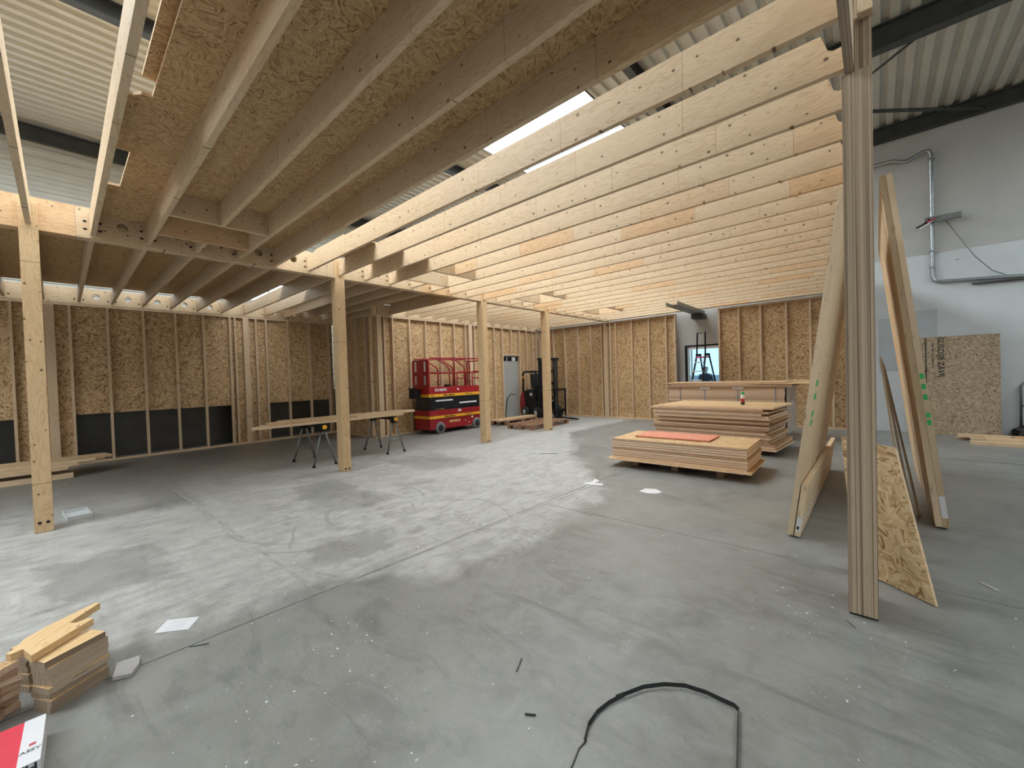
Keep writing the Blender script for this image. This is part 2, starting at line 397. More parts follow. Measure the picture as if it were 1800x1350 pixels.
def corr(name, x0, x1, y0, y1, z, mat, parent, period=.23, depth=.055, axis='y'):
    """trapezoidal sheet, ribs along y; thin solid sheet"""
    prof = []; x = x0
    while x < x1-1e-6:
        for dx, dz in ((0, 0), (.42, 0), (.52, depth), (.90, depth)):
            xx = x+dx*period
            if xx <= x1: prof.append((xx, z+dz))
        x += period
    prof.append((x1, z)); n = len(prof); vs = []; fs = []
    for yy in (y0, y1):
        vs += [(a, yy, b) for a, b in prof]
    for yy in (y0, y1): vs += [(a, yy, b+.012) for a, b in prof]
    for i in range(n-1):
        fs.append((i, n+i, n+i+1, i+1)[::1]); fs.append((2*n+i, 2*n+i+1, 3*n+i+1, 3*n+i))
    if axis == 'x':   # stand it up: ribs along y, sheet in the y-z plane
        vs = [(b, yy, a) for a, yy, b in vs]
    return pymesh(name, vs, fs, mat, parent)
ceil = thing('ceiling', 'ribbed metal roof underside with a long skylight', None, kind='structure')
STRIPS = ((-6.95, -4.15), (5.4, 6.5))       # long skylight strip, and an unseen one added at right for fill light
xs = [XL]+[v for p in STRIPS for v in p]+[XR]
for i in range(0, len(xs), 2): corr('roof_sheet', xs[i], xs[i+1], YF, YB, ZR, 'roof_metal', ceil)
for SX0, SX1 in STRIPS:
    y = YF
    while y < YB-.1:
        y1 = min(y+1.1, YB)
        box('skylight_pane', (SX0, y+.02, ZR+.16), (SX1, y1-.02, ZR+.18), 'skylight_sheet', ceil)
        box('glazing_bar', (SX0, y-.02, ZR+.08), (SX1, y+.02, ZR+.18), 'galv', ceil)
        y = y1
    box('skylight_curb', (SX0-.05, YF, ZR), (SX0, YB, ZR+.2), 'roof_metal', ceil); box('skylight_curb', (SX1, YF, ZR), (SX1+.05, YB, ZR+.2), 'roof_metal', ceil)
# steel under the roof
def ibeam(name, label, p0, p1, h, w, axis, mat='steel_dark'):
    o = thing(name, label, 'steel beam', ((p0[0]+p1[0])/2, (p0[1]+p1[1])/2, p0[2]), kind='structure')
    L = (p1[0]-p0[0]) if axis == 'x' else (p1[1]-p0[1]); L /= 2
    def b(n, a0, a1, z0, z1):
        if axis == 'x': box(n, (-L, a0, z0), (L, a1, z1), mat, o)
        else: box(n, (a0, -L, z0), (a1, L, z1), mat, o)
    b('flange', -w/2, w/2, 0, .015); b('flange', -w/2, w/2, h-.015, h); b('web', -.006, .006, .015, h-.015)
    return o
ibeam('trim_1', 'dark steel eaves beam along the back wall', (-4.1, 12.82, 6.66), (XR, 12.82, 6.66), .30, .16, 'x')
ibeam('trim_2', 'dark steel roof beam crossing at upper right', (-3.6, 9.02, 6.6), (XR, 9.02, 6.6), .38, .18, 'x')
ibeam('trim_3', 'dark steel eaves beam along the left cladding', (-12.72, YF, 6.62), (-12.72, YB, 6.62), .30, .12, 'y')
ibeam('trim_4', 'dark steel roof beam left of the skylight', (-8.02, YF, 6.75), (-8.02, YB, 6.75), .24, .14, 'y')
ibeam('trim_5', 'dark steel roof beam right of the skylight', (-3.15, YF, 6.75), (-3.15, YB, 6.75), .24, .14, 'y')
o = tube('tie_rod', [(-.3, 10.2, 6.86), (0, 9.95, 6.80), (1.01, 8.93, 6.80), (2.0, 7.9, 6.86)], .022, 'steel_dark'); tag(o, 'dark diagonal tie rod under the ribbed roof at upper right', 'tie rod')
o = tube('roof_strut', [(-.2, 11.05, 6.7), (0, 11.23, 6.7), (1.41, 12.48, 6.7), (1.65, 12.70, 6.7)], .035, 'steel_dark'); tag(o, 'dark strut running to the eaves beam over the white wall', 'strut')

# outer walls
wb = thing('wall_back', 'grey and white plastered back wall of the hall', None, (-2, 13.05, 0), kind='structure')
WX0, WX1, WZ0, WZ1 = -4.41, -3.15, .95, 2.32
def wbox(n, lo, hi, m='wall_grey'): return box(n, lo, hi, m, wb, True)
wbox('wall_panel', (XL-.2, YB, 0), (WX0, YB+.2, ZR+.2)); wbox('wall_panel', (WX1, YB, 0), (XR+.2, YB+.2, ZR+.2))
wbox('wall_panel', (WX0, YB, 0), (WX1, YB+.2, WZ0)); wbox('wall_panel', (WX0, YB, WZ1), (WX1, YB+.2, ZR+.2))
wbox('lower_lining', (-.45, 12.91, .0), (XR, YB, 3.97), 'panel_white')
wbox('lining_cap', (-.45, 12.905, 3.965), (XR, YB, 3.985), 'wall_grey')
wbox('patch_panel', (.05, 12.90, 1.40), (.62, 12.911, 2.62), 'panel_grey'); wbox('patch_panel', (.66, 12.90, 1.75), (1.0, 12.911, 2.74), 'panel_grey')
wbox('bolt', (1.27, 12.90, 3.74), (1.33, 12.911, 3.755), 'steel_grey'); wbox('bolt', (1.27, 12.90, 3.30), (1.33, 12.911, 3.315), 'steel_grey')
wl = thing('wall_left_outer', 'ribbed metal cladding of the hall behind the stud wall', None, (XL, 2, 0), kind='structure')
box('plinth', (XL-.2, YF, 0), (XL, YB, 1.3), 'clad_dark', wl, True)
for a_, b_ in ((1.3, 3.9), (5.0, 7.1)):
    o = corr('cladding', a_, b_, YF, YB, XL-.06, 'clad_metal', None, .20, .03, 'x'); o.parent = wl; o.location = -wl.location
for i in range(20):
    box('milky_pane', (XL-.08, YF+i*1.09+.02, 3.9), (XL-.06, YF+i*1.09+1.07, 5.0), 'band_sheet', wl, True)
    box('mullion', (XL-.09, YF+i*1.09-.02, 3.9), (XL-.03, YF+i*1.09+.02, 5.0), 'galv', wl, True)
wr = box('wall_right', (XR, YF-.2, 0), (XR+.2, YB+.2, ZR+.2), 'wall_white'); tag(wr, 'white plastered right wall of the hall', kind='structure')
wf = box('wall_front', (XL-.2, YF-.2, 0), (XR+.2, YF, ZR+.2), 'wall_white'); tag(wf, 'white plastered wall behind the viewer', kind='structure')
# window
wn = thing('window_1', 'dark framed window with blue sky behind the step ladder', None, ((WX0+WX1)/2, 13.0, WZ0), kind='structure')
def nb(n, lo, hi, m): return box(n, lo, hi, m, wn, True)
nb('window_frame', (WX0, 12.93, WZ0), (WX0+.07, 13.05, WZ1), 'black'); nb('window_frame', (WX1-.07, 12.93, WZ0), (WX1, 13.05, WZ1), 'black')
nb('window_frame', (WX0+.07, 12.93, WZ1-.05), (WX1-.07, 13.05, WZ1), 'black'); nb('window_frame', (WX0+.07, 12.93, WZ0), (WX1-.07, 13.05, WZ0+.06), 'black')
nb('sash', (WX0+.07, 12.96, WZ0+.06), (WX0+.12, 13.03, WZ1-.05), 'panel_white'); nb('sash', (WX0+.16, 12.97, WZ0+.06), (WX0+.20, 13.02, WZ1-.05), 'panel_white')
nb('blind', (WX0+.12, 12.95, WZ1-.13), (WX1-.07, 12.99, WZ1-.05), 'white')
nb('pane', (WX0+.12, 13.0, WZ0+.06), (WX1-.07, 13.006, WZ1-.05), 'glass')
# outside
gr = box('ground', (-60, 13.2, -.25), (40, 90, -.05), 'asphalt'); tag(gr, 'grey yard outside the window', kind='structure')
fe = thing('yard_fence', 'pale fence far outside the window', 'fence', (-9, 34, -.05))
for i in range(12): box('fence_panel', (-11+i*2, -.03, .02), (-9.06+i*2, .03, 1.2), 'fence_grey', fe)
for i in range(13): box('post', (-11.05+i*2, -.05, 0), (-11+i*2+.03, .05, 1.3), 'steel_grey', fe)

# ================================================================== TIMBER FRAME
ZB, ZT = 3.30, 3.59       # beam underside, joist top
SP, Y0 = .487, -.17
def ky(k): return Y0+SP*k
def holed_beam(name, label, x0, x1, z0, z1, y0, y1, holes, mat):
    """long beam along y with round service holes through it"""
    o = thing(name, label, 'beam', ((x0+x1)/2, (y0+y1)/2, z0))
    cy = (y0+y1)/2; hx = (x1-x0)/2; H = z1-z0; vs = []; fs = []
    def v(x, y, z): vs.append((x, y-cy, z)); return len(vs)-1
    cur = y0
    def plain_seg(a, b):
        i = [v(s, yy, zz) for s in (-hx, hx) for yy, zz in ((a, 0), (b, 0), (b, H), (a, H))]
        fs.extend([(i[0], i[3], i[2], i[1]), (i[4], i[5], i[6], i[7]), (i[0], i[1], i[5], i[4]), (i[3], i[7], i[6], i[2])])
    n = 16
    for yc, zc, rr in sorted(holes):
        w = .12
        plain_seg(cur, yc-w)
        out = []
        for k in range(n):
            a = 2*PI*k/n; c, s = math.cos(a), math.sin(a); zz = zc-z0
            t1 = w/abs(c) if abs(c) > 1e-6 else 9; t2 = ((H-zz) if s > 0 else zz)/abs(s) if abs(s) > 1e-6 else 9
            tt = min(t1, t2); out.append((yc+c*tt, zz+s*tt))
        # corners
        rings = {}
        for sx in (-hx, hx):
            rings[sx] = ([v(sx, yc+rr*math.cos(2*PI*k/n), zc-z0+rr*math.sin(2*PI*k/n)) for k in range(n)], [v(sx, p[0], p[1]) for p in out],
                         [v(sx, yc+a*w, b) for a, b in ((1, H), (-1, H), (-1, 0), (1, 0))])
        for sx, flip in ((-hx, True), (hx, False)):
            I, O, K = rings[sx]
            for k in range(n):
                q = (I[k], O[k], O[(k+1) % n], I[(k+1) % n]); fs.append(q[::-1] if flip else q)
            quad = [[], [], [], []]
            for ci, (sa, sb) in enumerate(((1, 1), (-1, 1), (-1, -1), (1, -1))):
                for k in range(n):
                    p, q = out[k], out[(k+1) % n]
                    # edge that jumps across the corner
                    if abs(p[0]-q[0]) > 1e-5 and abs(p[1]-q[1]) > 1e-5 and (p[0]+q[0]-2*yc)*sa > 0 and (p[1]+q[1]-2*(zc-z0))*sb > 0:
                        tri = (O[k], K[ci], O[(k+1) % n]); fs.append(tri[::-1] if flip else tri)
        A, B = rings[-hx][0], rings[hx][0]
        for k in range(n): fs.append((A[k], A[(k+1) % n], B[(k+1) % n], B[k]))
        KA, KB = rings[-hx][2], rings[hx][2]
        fs.append((KA[0], KB[0], KB[1], KA[1])); fs.append((KA[2], KB[2], KB[3], KA[3]))
        cur = yc+w
    plain_seg(cur, y1)
    i = len(vs)
    for yy in (y0, y1):
        j = [v(sx, yy, zz) for sx, zz in ((-hx, 0), (hx, 0), (hx, H), (-hx, H))]; fs.append(tuple(j))
    pymesh('beam_body', vs, fs, mat, o)
    return o
def dowels(parent, ys, x, zs, side):
    """dark dovetail and bolt slots beside each joist end, standing off the beam face by nothing you can see"""
    vs = []; fs = []
    for yy in ys:
        for dy in (-.062, .062):
            for z in zs:
                n = len(vs); N = 8
                for k in range(N): vs.append((x+side*.0015, yy+dy+.016*math.cos(2*PI*k/N)*(1.2), z+.013*math.sin(2*PI*k/N)))
                for k in range(N): vs.append((x-side*.004, yy+dy+.016*math.cos(2*PI*k/N)*(1.2), z+.013*math.sin(2*PI*k/N)))
                fs.append(tuple(range(n, n+N)))
                for k in range(N): fs.append((n+k, n+(k+1) % N, n+N+(k+1) % N, n+N+k))
    vs = [(a-parent.location.x, b-parent.location.y, c-parent.location.z) for a, b, c in vs]
    pymesh('dovetail_slot', vs, fs, 'hole_dark', parent)['kind'] = 'stuff'
POSTK = (0, 7, 14, 19)
ks = list(range(-3, 27))
holesA = [(ky(k)+SP*.52, ZB+.19, .052) for k in range(-2, 25) if k not in (6, 7, 13, 14, 18, 19, 0, -1)]
A0, A1 = -6.95, -6.80
bA = holed_beam('header_beam', 'long laminated timber beam carried by the row of four posts', A0, A1, ZB, 3.65, -3.0, 12.60, holesA, 'lvl_y')
dowels(bA, [ky(k) for k in range(-1, 26) if k not in POSTK], A1, (ZB+.10, ZB+.19), 1)
holesB = [(ky(k)+SP*.52, ZB+.17, .055) for k in range(1, 11) if k not in (6, 7)]
B0, B1 = -12.30, -12.17
bB = holed_beam('header_beam', 'laminated timber beam on top of the left stud wall', B0, B1, ZB, 3.62, -3.0, 5.67, holesB, 'lvl_y')
dowels(bB, [ky(k) for k in range(-1, 11) if k not in (0, 7)], B1, (ZB+.09,), 1)
C0, C1 = -10.05, -9.92
bC = holed_beam('header_beam', 'laminated timber beam on top of the stud wall behind the red lift', C0, C1, ZB, ZT, 5.72, 12.60, [(ky(k)+SP*.52, ZB+.18, .05) for k in range(13, 25)], 'lvl_y')
dowels(bC, [ky(k) for k in range(13, 26)], C1, (ZB+.09,), 1)
# right hand header
D0, D1 = -.130, -.085
bD = box('header_beam', (D0, -4, 3.318), (D1, 12.6, 3.628), ('lvl_y', 'lamin_y'), fm=(1, 1, 1, 0, 1, 0))
tag(bD, 'laminated timber beam over the tall striped post at right', 'beam')

def joist(x0, x1, k, parent, notch=False, depth=.25):
    yy = ky(k); w = .045
    zb = ZT-depth
    if not notch:
        return box('joist', (x0, yy-w/2, zb), (x1, yy+w/2, ZT), 'lvl_x', parent, True)
    key = ('nj', round(x1-x0, 4))
    if key not in BOXC:
        L = (x1-x0)/2; h = depth/2; n0, nd = .11, .115
        pr = [(-L, -h), (L, -h), (L, h-nd), (L-.05, h-nd-.004), (L-.075, h-nd+.012), (L-n0, h), (-L, h)]
        n = len(pr); vs = [(a, -w/2, b) for a, b in pr]+[(a, w/2, b) for a, b in pr]
        fs = [tuple(range(n)), tuple(range(2*n-1, n-1, -1))]+[(i, n+i, n+(i+1) % n, (i+1) % n) for i in range(n)]
        me = bpy.data.meshes.new('notched'); me.from_pydata(vs, [], fs); me.materials.append(MATS['lvl_x']); BOXC[key] = me
    o = newobj('joist', BOXC[key], None, parent)
    o.location = Vector(((x0+x1)/2, yy, (zb+ZT)/2))-parent.location
    return o
JR = thing('joist_frame', 'row of long laminated floor joists over the open right bay', 'floor joists', (-3.45, 5, ZB))
JX0, JX1 = -6.798, -.132
OPEN = {3: 1, 10: 1, 16: 1, 22: 1}       # joists trimmed for the small openings
TA, TB = -5.50, -6.28
for k in range(-3, 27):
    if k in OPEN:
        joist(TA+.024, JX1, k, JR, True); joist(JX0, TB-.024, k, JR)
        for tx in (TA, TB): box('trimmer', (tx-.0225, ky(k-1)+.024, ZT-.25), (tx+.0225, ky(k+1)-.024, ZT), 'lvl_y', JR, True)
    else:
        joist(JX0 if k not in POSTK else JX0+.045, JX1, k, JR, k >= 5)
for k in (): # printed marks on a few joists
    box('print_mark', (-3.55-.14*(k-5), ky(k)-.0235, ZT-.16), (-3.38-.14*(k-5), ky(k)-.0226, ZT-.12), 'strap_blue', JR, True) if k < 6 else None
JL = thing('joist_frame', 'shorter laminated floor joists over the left bay', 'floor joists', (-9.5, 5, ZB))
for k in range(-3, 27):
    if ky(k) < 5.5: joist(B1+.002, A0-.002, k, JL)
    elif ky(k) > 5.75: joist(C1+.002, A0-.002, k, JL)
# posts of the middle row
def post(k, label):
    yy = ky(k)
    o = thing('post', label, 'post', (-6.86, yy, 0), group=None)
    box('shaft', (-.10, -.070, .004), (.10, .070, ZB-.001), 'post_wood', o)
    box('front_ply', (.062, -.070, ZB), (.10, .070, ZT-.01), 'post_wood', o)
    box('foot_plate', (-.09, -.062, 0), (.09, .062, .004), 'black', o)
    for dy in (-.03, .03): lathe('bolt_head', [(.016, 0), (.016, .003), (.006, .004)], 'hole_dark', o, 10, (.1, dy, .11 if k == 0 else .05), (0, PI/2, 0))
    return o
post(0, 'nearest post of the timber row, at far left of the picture')
post(7, 'timber post standing beside the two sawhorses')
post(14, 'timber post in front of the red scissor lift')
post(19, 'timber post in front of the black forklift')
# tall striped post at right
RP = thing('post', 'tall post of glued veneers with a striped face, at right in the foreground', 'post', (-.075, 3.42, 0))
box('shaft', (-.070, -.17, .012), (.070, .17, 3.315), 'lamin_z', RP)
box('tongue', (-.007, -.17, 3.315), (.070, .17, 3.74), 'lamin_z', RP)
box('foot_plate', (-.065, -.165, 0), (.068, .165, .012), 'black', RP)
o = box('beam_end', (-.066, 3.18, 3.60), (.0, 3.245, 3.95), 'lvl_z_xz'); tag(o, 'short pale timber block at the head of the striped post', 'timber block')

# ------------------------------------------------------------------ OSB deck sheets
def sheet(x0, x1, y0, y1, label, group, z=ZT+.0015, th=.022):
    o = box('deck_sheet', (x0, y0, z), (x1, y1, z+th), ('osb_xy', 'osb_edge_light'), fm=(0, 0, 1, 1, 1, 1)); return tag(o, label, 'OSB sheet', group)
gR = 'deck sheets over the near right bay'
sheet(-3.79, -2.1, .505, 2.29, 'OSB deck sheet on the near joists with a straight left edge', gR)
sheet(-2.098, -.14, .505, 2.29, 'OSB deck sheet on the near joists beside the right beam', gR)
vsn = [(-6.80, .30), (-5.70, .30), (-5.70, .475), (-4.80, .475), (-4.80, .30), (-3.85, .30), (-3.85, .41), (-3.792, .45), (-3.792, 2.29), (-6.80, 2.29)]
o = prism('deck_sheet', vsn, ZT+.0015, ZT+.0235, ('osb_xy', 'osb_edge_light'), fm=(0, 1)); tag(o, 'OSB deck sheet with a rectangular notch at its edge', 'OSB sheet', gR)
o = box('deck_sheet', (-3.66, .44, ZT+.05), (-2.0, .60, ZT+.072), ('osb_xy', 'osb_edge_light'), fm=(0, 0, 1, 1, 1, 1)); tag(o, 'narrow OSB strip lying on the edge of the near deck', 'OSB sheet', gR)
o = box('batten', (-3.6, .515, ZT+.0245), (-2.1, .585, ZT+.049), 'plank_x'); tag(o, 'batten under the narrow OSB strip on the near deck', 'batten')
gL = 'deck sheets over the left bay'
for i, (a, b) in enumerate(((-1.63, -.17), (-.168, 1.29), (1.292, 2.76))):
    sheet(-11.62, -9.302, a, b, 'OSB deck sheet on the left bay joists, outer row, %s from the near end' % ORD[i], gL); sheet(-9.3, -6.96, a, b, 'OSB deck sheet on the left bay beside the middle beam, %s from the near end' % ORD[i], gL)
sheet(-9.29, -6.96, 2.765, 4.2, 'OSB walkway sheet left of the middle beam', gL)
sheet(-6.52, -5.55, 2.735, 4.2, 'narrow OSB sheet on the open joists right of the middle beam', gR)
sheet(-12.0, -9.3, 3.95, 5.70, 'OSB deck sheet over the corner of the left stud wall', gL)
sheet(-9.92, -9.30, 5.71, 6.15, 'small OSB deck sheet behind the return wall corner', gL)
sheet(-9.29, -6.96, 4.21, 6.15, 'OSB deck sheet beyond the walkway on the left bay', gL)

# ------------------------------------------------------------------ stud walls
def stud_wall(name, label, axis, fixed, a0, a1, studs, posts, face, openings=(), z1=3.295, doors=()):
    """fixed: coordinate of the stud front; sheathing behind. axis = direction the wall runs. face=+1: front looks to + of the other axis"""
    d = .10; th = .018
    mid = (a0+a1)/2
    o = thing(name, label, None, (fixed, mid, 0) if axis == 'y' else (mid, fixed, 0), kind='structure')
    m = 'stud_z'
    def b(n, p0, p1, q0, q1, z0_, z1_, mat, fm=None):   # p along wall, q depth from front (0) back (positive)
        lo_q, hi_q = (fixed-face*q1, fixed-face*q0) if face > 0 else (fixed+q0, fixed+q1)
        if axis == 'y': return box(n, (lo_q, p0, z0_), (hi_q, p1, z1_), mat, o, True, fm)
        return box(n, (p0, lo_q, z0_), (p1, hi_q, z1_), mat, o, True, fm)
    pl = 'stud_y' if axis == 'y' else 'stud_x'
    ob = 'osb_yz' if axis == 'y' else 'osb_xz'
    segs = [(a0, a1)]
    for (da, db, dz) in doors:
        segs = [(s, da) if i == 0 else (db, e) for (s, e) in segs for i in (0, 1)]
    b('top_plate', a0, a1, 0, d, z1-.045, z1, pl)
    for s, e in segs: b('bottom_plate', s, e, 0, d, 0.001, .046, pl)
    for c in studs:
        zz = .047
        for (da, db, dz) in doors:
            if da+.01 < c < db-.01: zz = dz+.05
        b('stud', c-.021, c+.021, 0, d, zz, z1-.046, m)
    for (c, w, q) in posts: b('wall_post', c-w/2, c+w/2, -.012, d, .002, z1+q, m)
    # sheathing sheets cut at openings
    cuts = sorted({a0, a1, *[x for op in openings for x in op[:2]], *[x for dr in doors for x in dr[:2]]})
    for s, e in zip(cuts, cuts[1:]):
        zl = .002
        for op in openings:
            if s >= op[0]-1e-6 and e <= op[1]+1e-6: zl = op[2]
        for dr in doors:
            if s >= dr[0]-1e-6 and e <= dr[1]+1e-6: zl = dr[2]
        p = s
        while p < e-1e-6:
            q = min(p+1.25, e); b('osb_panel', p+.001, q-.001, d+.001, d+th, zl, z1-.001, ob); p = q
    for (da, db, dz) in doors: b('door_header', da, db, 0, d, dz+.001, dz+.046, pl)
    return o
stud_wall('wall_left', 'OSB clad stud wall along the left with dark gaps at its foot', 'y', -12.17, -2.6, 5.545,
          [-2.4, -1.9, -1.2, -.59, .17, .72, 1.29, 1.85, 2.38, 2.92, 3.03, 3.50, 3.74, 4.28, 4.86, 5.41], [(-.10, .13, -.001), (3.27, .13, -.001)], 1, [(-1.9, -.59, 1.0), (.17, 2.92, 1.02), (3.76, 5.45, 1.02)])
o = box('header_beam', (-12.165, 5.55, ZB), (-9.92, 5.70, ZT), 'lvl_x'); tag(o, 'short timber beam on top of the return wall', 'beam')
stud_wall('wall_return', 'short OSB clad return wall facing the near side', 'x', 5.55, -12.30, -9.925, [-12.1, -11.47, -10.85, -10.33, -10.06], [], -1)
stud_wall('wall_left_rear', 'OSB clad stud wall behind the red scissor lift', 'y', -9.92, 5.674, 12.6,
          [5.92, 6.18, 6.73, 7.29, 7.84, 8.38, 8.85, 9.25, 9.68, 10.18, 10.60, 11.07, 11.53, 11.95, 12.29, 12.55], [(5.76, .14, -.001), (9.05, .14, -.001)], 1, [], 3.295, [(10.62, 11.50, 2.30)])
stud_wall('wall_back_left', 'OSB clad stud wall along the back, left of the window', 'x', 12.62, -10.03, -4.57,
          [-9.85, -9.19, -8.67, -8.09, -7.55, -7.12, -6.78, -6.58, -6.0, -5.42, -4.87, -4.595], [(-6.96, .15, -.001)], -1)
stud_wall('wall_back_right', 'OSB clad stud wall along the back, right of the window', 'x', 12.62, -3.37, -.50,
          [-3.345, -2.84, -2.32, -1.74, -1.24, -.80, -.53], [], -1)
o = box('wall_plate', (-9.9, 12.56, ZB+.03), (-.15, 12.605, ZT), 'lvl_x'); tag(o, 'pale timber plate above the back stud wall', 'timber plate')
# dark slit behind the loosened panels
# door in the rear left wall
dr = thing('door_1', 'tall grey door panel with dark switches above it', None, (-10.0, 11.06, 0), kind='structure')
box('door_leaf', (-.03, -.43, .01), (.0, .43, 2.04), 'door_grey', dr); box('overpanel', (-.03, -.43, 2.05), (.0, .43, 2.29), 'panel_grey', dr)
box('reveal', (-1.0, -.44, -.0), (-.96, .44, 2.29), 'wall_grey', dr)
for a, b in ((-.36, -.22), (-.15, .06), (.28, .40)): box('switch', (.001, a, 2.10), (.02, b, 2.25), 'black', dr)
box('notice', (.001, .09, 2.11), (.012, .26, 2.25), 'label_white', dr)
# ------------------------------------------------------------------ steel channel on the back wall
ch = thing('steel_channel', 'grey steel channel jutting from the wall above the window', 'steel channel', (-3.9, 11.65, 3.22), .03)
box('web', (-.15, -1.2, .0), (.15, 1.2, .012), 'steel_grey', ch); box('flange', (-.15, -1.2, .012), (-.138, 1.2, .09), 'steel_grey', ch); box('flange', (.138, -1.2, .012), (.15, 1.2, .09), 'steel_grey', ch)
box('end_block', (-.17, .95, -.14), (.17, 1.29, -.001), 'steel_dark', ch)

# ================================================================== LOOSE TIMBER AT RIGHT
def board(name, foot, top, width_dir, width, thick, mat='lvl_board', edge='edge_wood'):
    """leaning board: foot/top are mid-line points of the underside face"""
    a = Vector(foot); b = Vector(top); L = (b-a).length
    R_ = axes(b-a, width_dir)
    return obox(name, (a+b)/2, (L, width, thick), R_, (mat, edge), fm=(0, 0, 1, 0, 1, 0))
def onface(o, x, y, side=1): return None
n = 6; w = .40
for i in range(n):
    yy = 4.62+i*w
    j = random.uniform(-.012, .012)
    o = board('leaning_board', (-.605+j*.3, yy, .02), (-.205, yy, 3.03), (0, 1, 0), w-.006, .045)
    tag(o, 'long timber board leaning on the right beam, nearest of the left row' if i == 0 else 'long board leaning left of the striped post, %s from the near end' % ORD[i], 'board', 'boards leaning left of the striped post')
    if i == 0: first = o
n = 8
for i in range(n):
    yy = 5.64+i*w
    j = random.uniform(-.006, .006)
    if i == 0:
        for q in range(2):
            o = board('leaning_board', (.425+j+q*.048, yy, .02), (.055+q*.048, yy, 3.40), (0, 1, 0), w-.006, .046)
            tag(o, 'outer of the two nearest boards leaning right of the striped post' if q else 'inner of the two nearest boards leaning right of the striped post', 'board', 'boards leaning right of the striped post')
            if q: firstR = o
            else: firstRi = o
    else:
        o = board('leaning_board', (.425+j, yy, .02), (.055, yy, 3.36), (0, 1, 0), w-.006, .046)
        tag(o, 'long board leaning right of the striped post, %s from the near end' % ORD[i], 'board', 'boards leaning right of the striped post')
# short boards standing against the left row
n = 9; w2 = .36
for i in range(n):
    yy = 4.60+i*w2
    o = board('short_board', (-.553, yy, .016), (-.491, yy, .49), (0, 1, 0), w2-.005, .045)
    tag(o, 'nearest short board standing at the foot of the leaning boards' if i == 0 else 'short board at the foot of the left leaning row, %s from the near end' % ORD[i], 'board', 'short boards at the foot of the leaning row')
    # paper label stapled near its foot
    if i == 0:
        eb = obox('paper_label', (-.13, -(w2-.005)/2-.0006, .0), (.13, .001, .038), (0, 0, 0), 'label_white', o)
        obox('printed_square', (-.03, -.0008, .004), (.03, .0006, .02), (0, 0, 0), 'ink', eb)
    if i < 4:
        lb = obox('paper_label', (-.08-.01*i, -.08+.03*i, -.0232), (.12, .09, .0008), (0, 0, .0), 'label_white', o)
        for q in range(2): obox('printed_square', (.03-.05*q, -.015, -.0008), (.022, .03, .0006), (0, 0, 0), 'ink', lb)
# labels and green marks on the leaning rows (near edge faces)
def edge_mark(o, along, size, mat, name, off=0):
    L = o.data.vertices[1].co.x; wy = o.data.vertices[2].co.y; th = o.data.vertices[4].co.z*2
    return obox(name, (-L+along, -wy-.0006, off), (size[0], .001, size[1]), (0, 0, 0), mat, o)
for al in (1.05, 1.13, 1.20, 1.29): pass
for o_, lst in ((firstR, (.98, 1.05, 1.22, 1.32, 1.42)),):
    for al in lst: edge_mark(o_, al, (.05, .03), 'green_paint', 'green_mark')
    edge_mark(o_, .19, (.20, .04), 'label_white', 'paper_label')
def face_mark(o, along, across, size, mat, name, side=-1):
    L = o.data.vertices[1].co.x; th = o.data.vertices[4].co.z
    return obox(name, (-L+along, across, side*(th+.0006)), (size[0], size[1], .001), (0, 0, 0), mat, o)
for al, ac in ((1.04, .03), (1.12, .02), (1.28, .03), (1.40, .02)):
    face_mark(first, al, -ac-.08, (.055, .17), 'green_paint', 'green_mark', -1)
face_mark(firstRi, .25, -.12, (.16, .09), 'label_white', 'paper_label', 1)

# OSB sheet leaning behind the striped post
bot0, bot1 = Vector((.264, 3.66, .008)), Vector((-.14, 4.00, .008))
ux = (bot1-bot0).normalized(); top0, top1 = Vector((.088, 3.95, .955)), Vector((-.212, 4.05, 1.0))
ctr = [bot0, bot1, top1, top0]; nrm = (bot1-bot0).cross(top0-bot0).normalized(); nrm = nrm if nrm.y < 0 else -nrm
vs = [tuple(p-bot0) for p in ctr]+[tuple(p-bot0-nrm*.018) for p in ctr]
o = pymesh('osb_board', vs, [(0, 1, 2, 3), (7, 6, 5, 4), (0, 4, 5, 1), (1, 5, 6, 2), (2, 6, 7, 3), (3, 7, 4, 0)], ('osb_lean', 'osb_edge_light'), None, loc=bot0)
for i, p in enumerate(o.data.polygons): p.material_index = 0 if i < 2 else 1
tag(o, 'OSB board leaning on the floor just behind the striped post', 'OSB board')
for i in range(3):
    o = board('thin_strip', (.20+.055*i, 5.6+.12*i, .01), (.03+.012*i, 5.75+.1*i, 1.62-.04*i), (0, 1, 0), .09, .02, 'plank_x'); tag(o, 'thin wooden strip leaning behind the OSB board, %s from the post' % ORD[i], 'strip', 'thin strips behind the OSB board')

# OSB sheet against the white wall, with printed writing
ob = thing('osb_board', 'weathered OSB sheet with black print leaning on the white wall', 'OSB board', (1.25, 12.76, 0))
pl_ = obox('sheet', (0, .0, 1.06), (1.24, .018, 2.12), (-.055, 0, 0), ('osb_dry',), ob)
TR = Matrix(((0, -1, 0), (0, 0, -1), (1, 0, 0))).transposed()     # text reading downwards
def vert(name, body, size, x, z, sx=1.0):
    ro = Matrix(((0, 0, -1), (1, 0, 0), (0, -1, 0))).transposed()
    return text(name, body, size, 'ink', pl_, (x, -.0095, z), ro, .0006, sx)
vert('print_large', 'GUSOSB ZAVR', .135, -.22, .62, 1.0)
vert('print_small', 'OSB 4 EN 300 18 MM E1 CE', .05, -.34, .66, .9)
box('print_line', (-.455, -.0098, .02), (-.435, -.0092, 1.05), 'ink', pl_)
o = lathe('print_dot', [(.025, 0), (.025, .001)], 'ink', pl_, 12, (-.445, -.0091, .32), (PI/2, 0, 0))

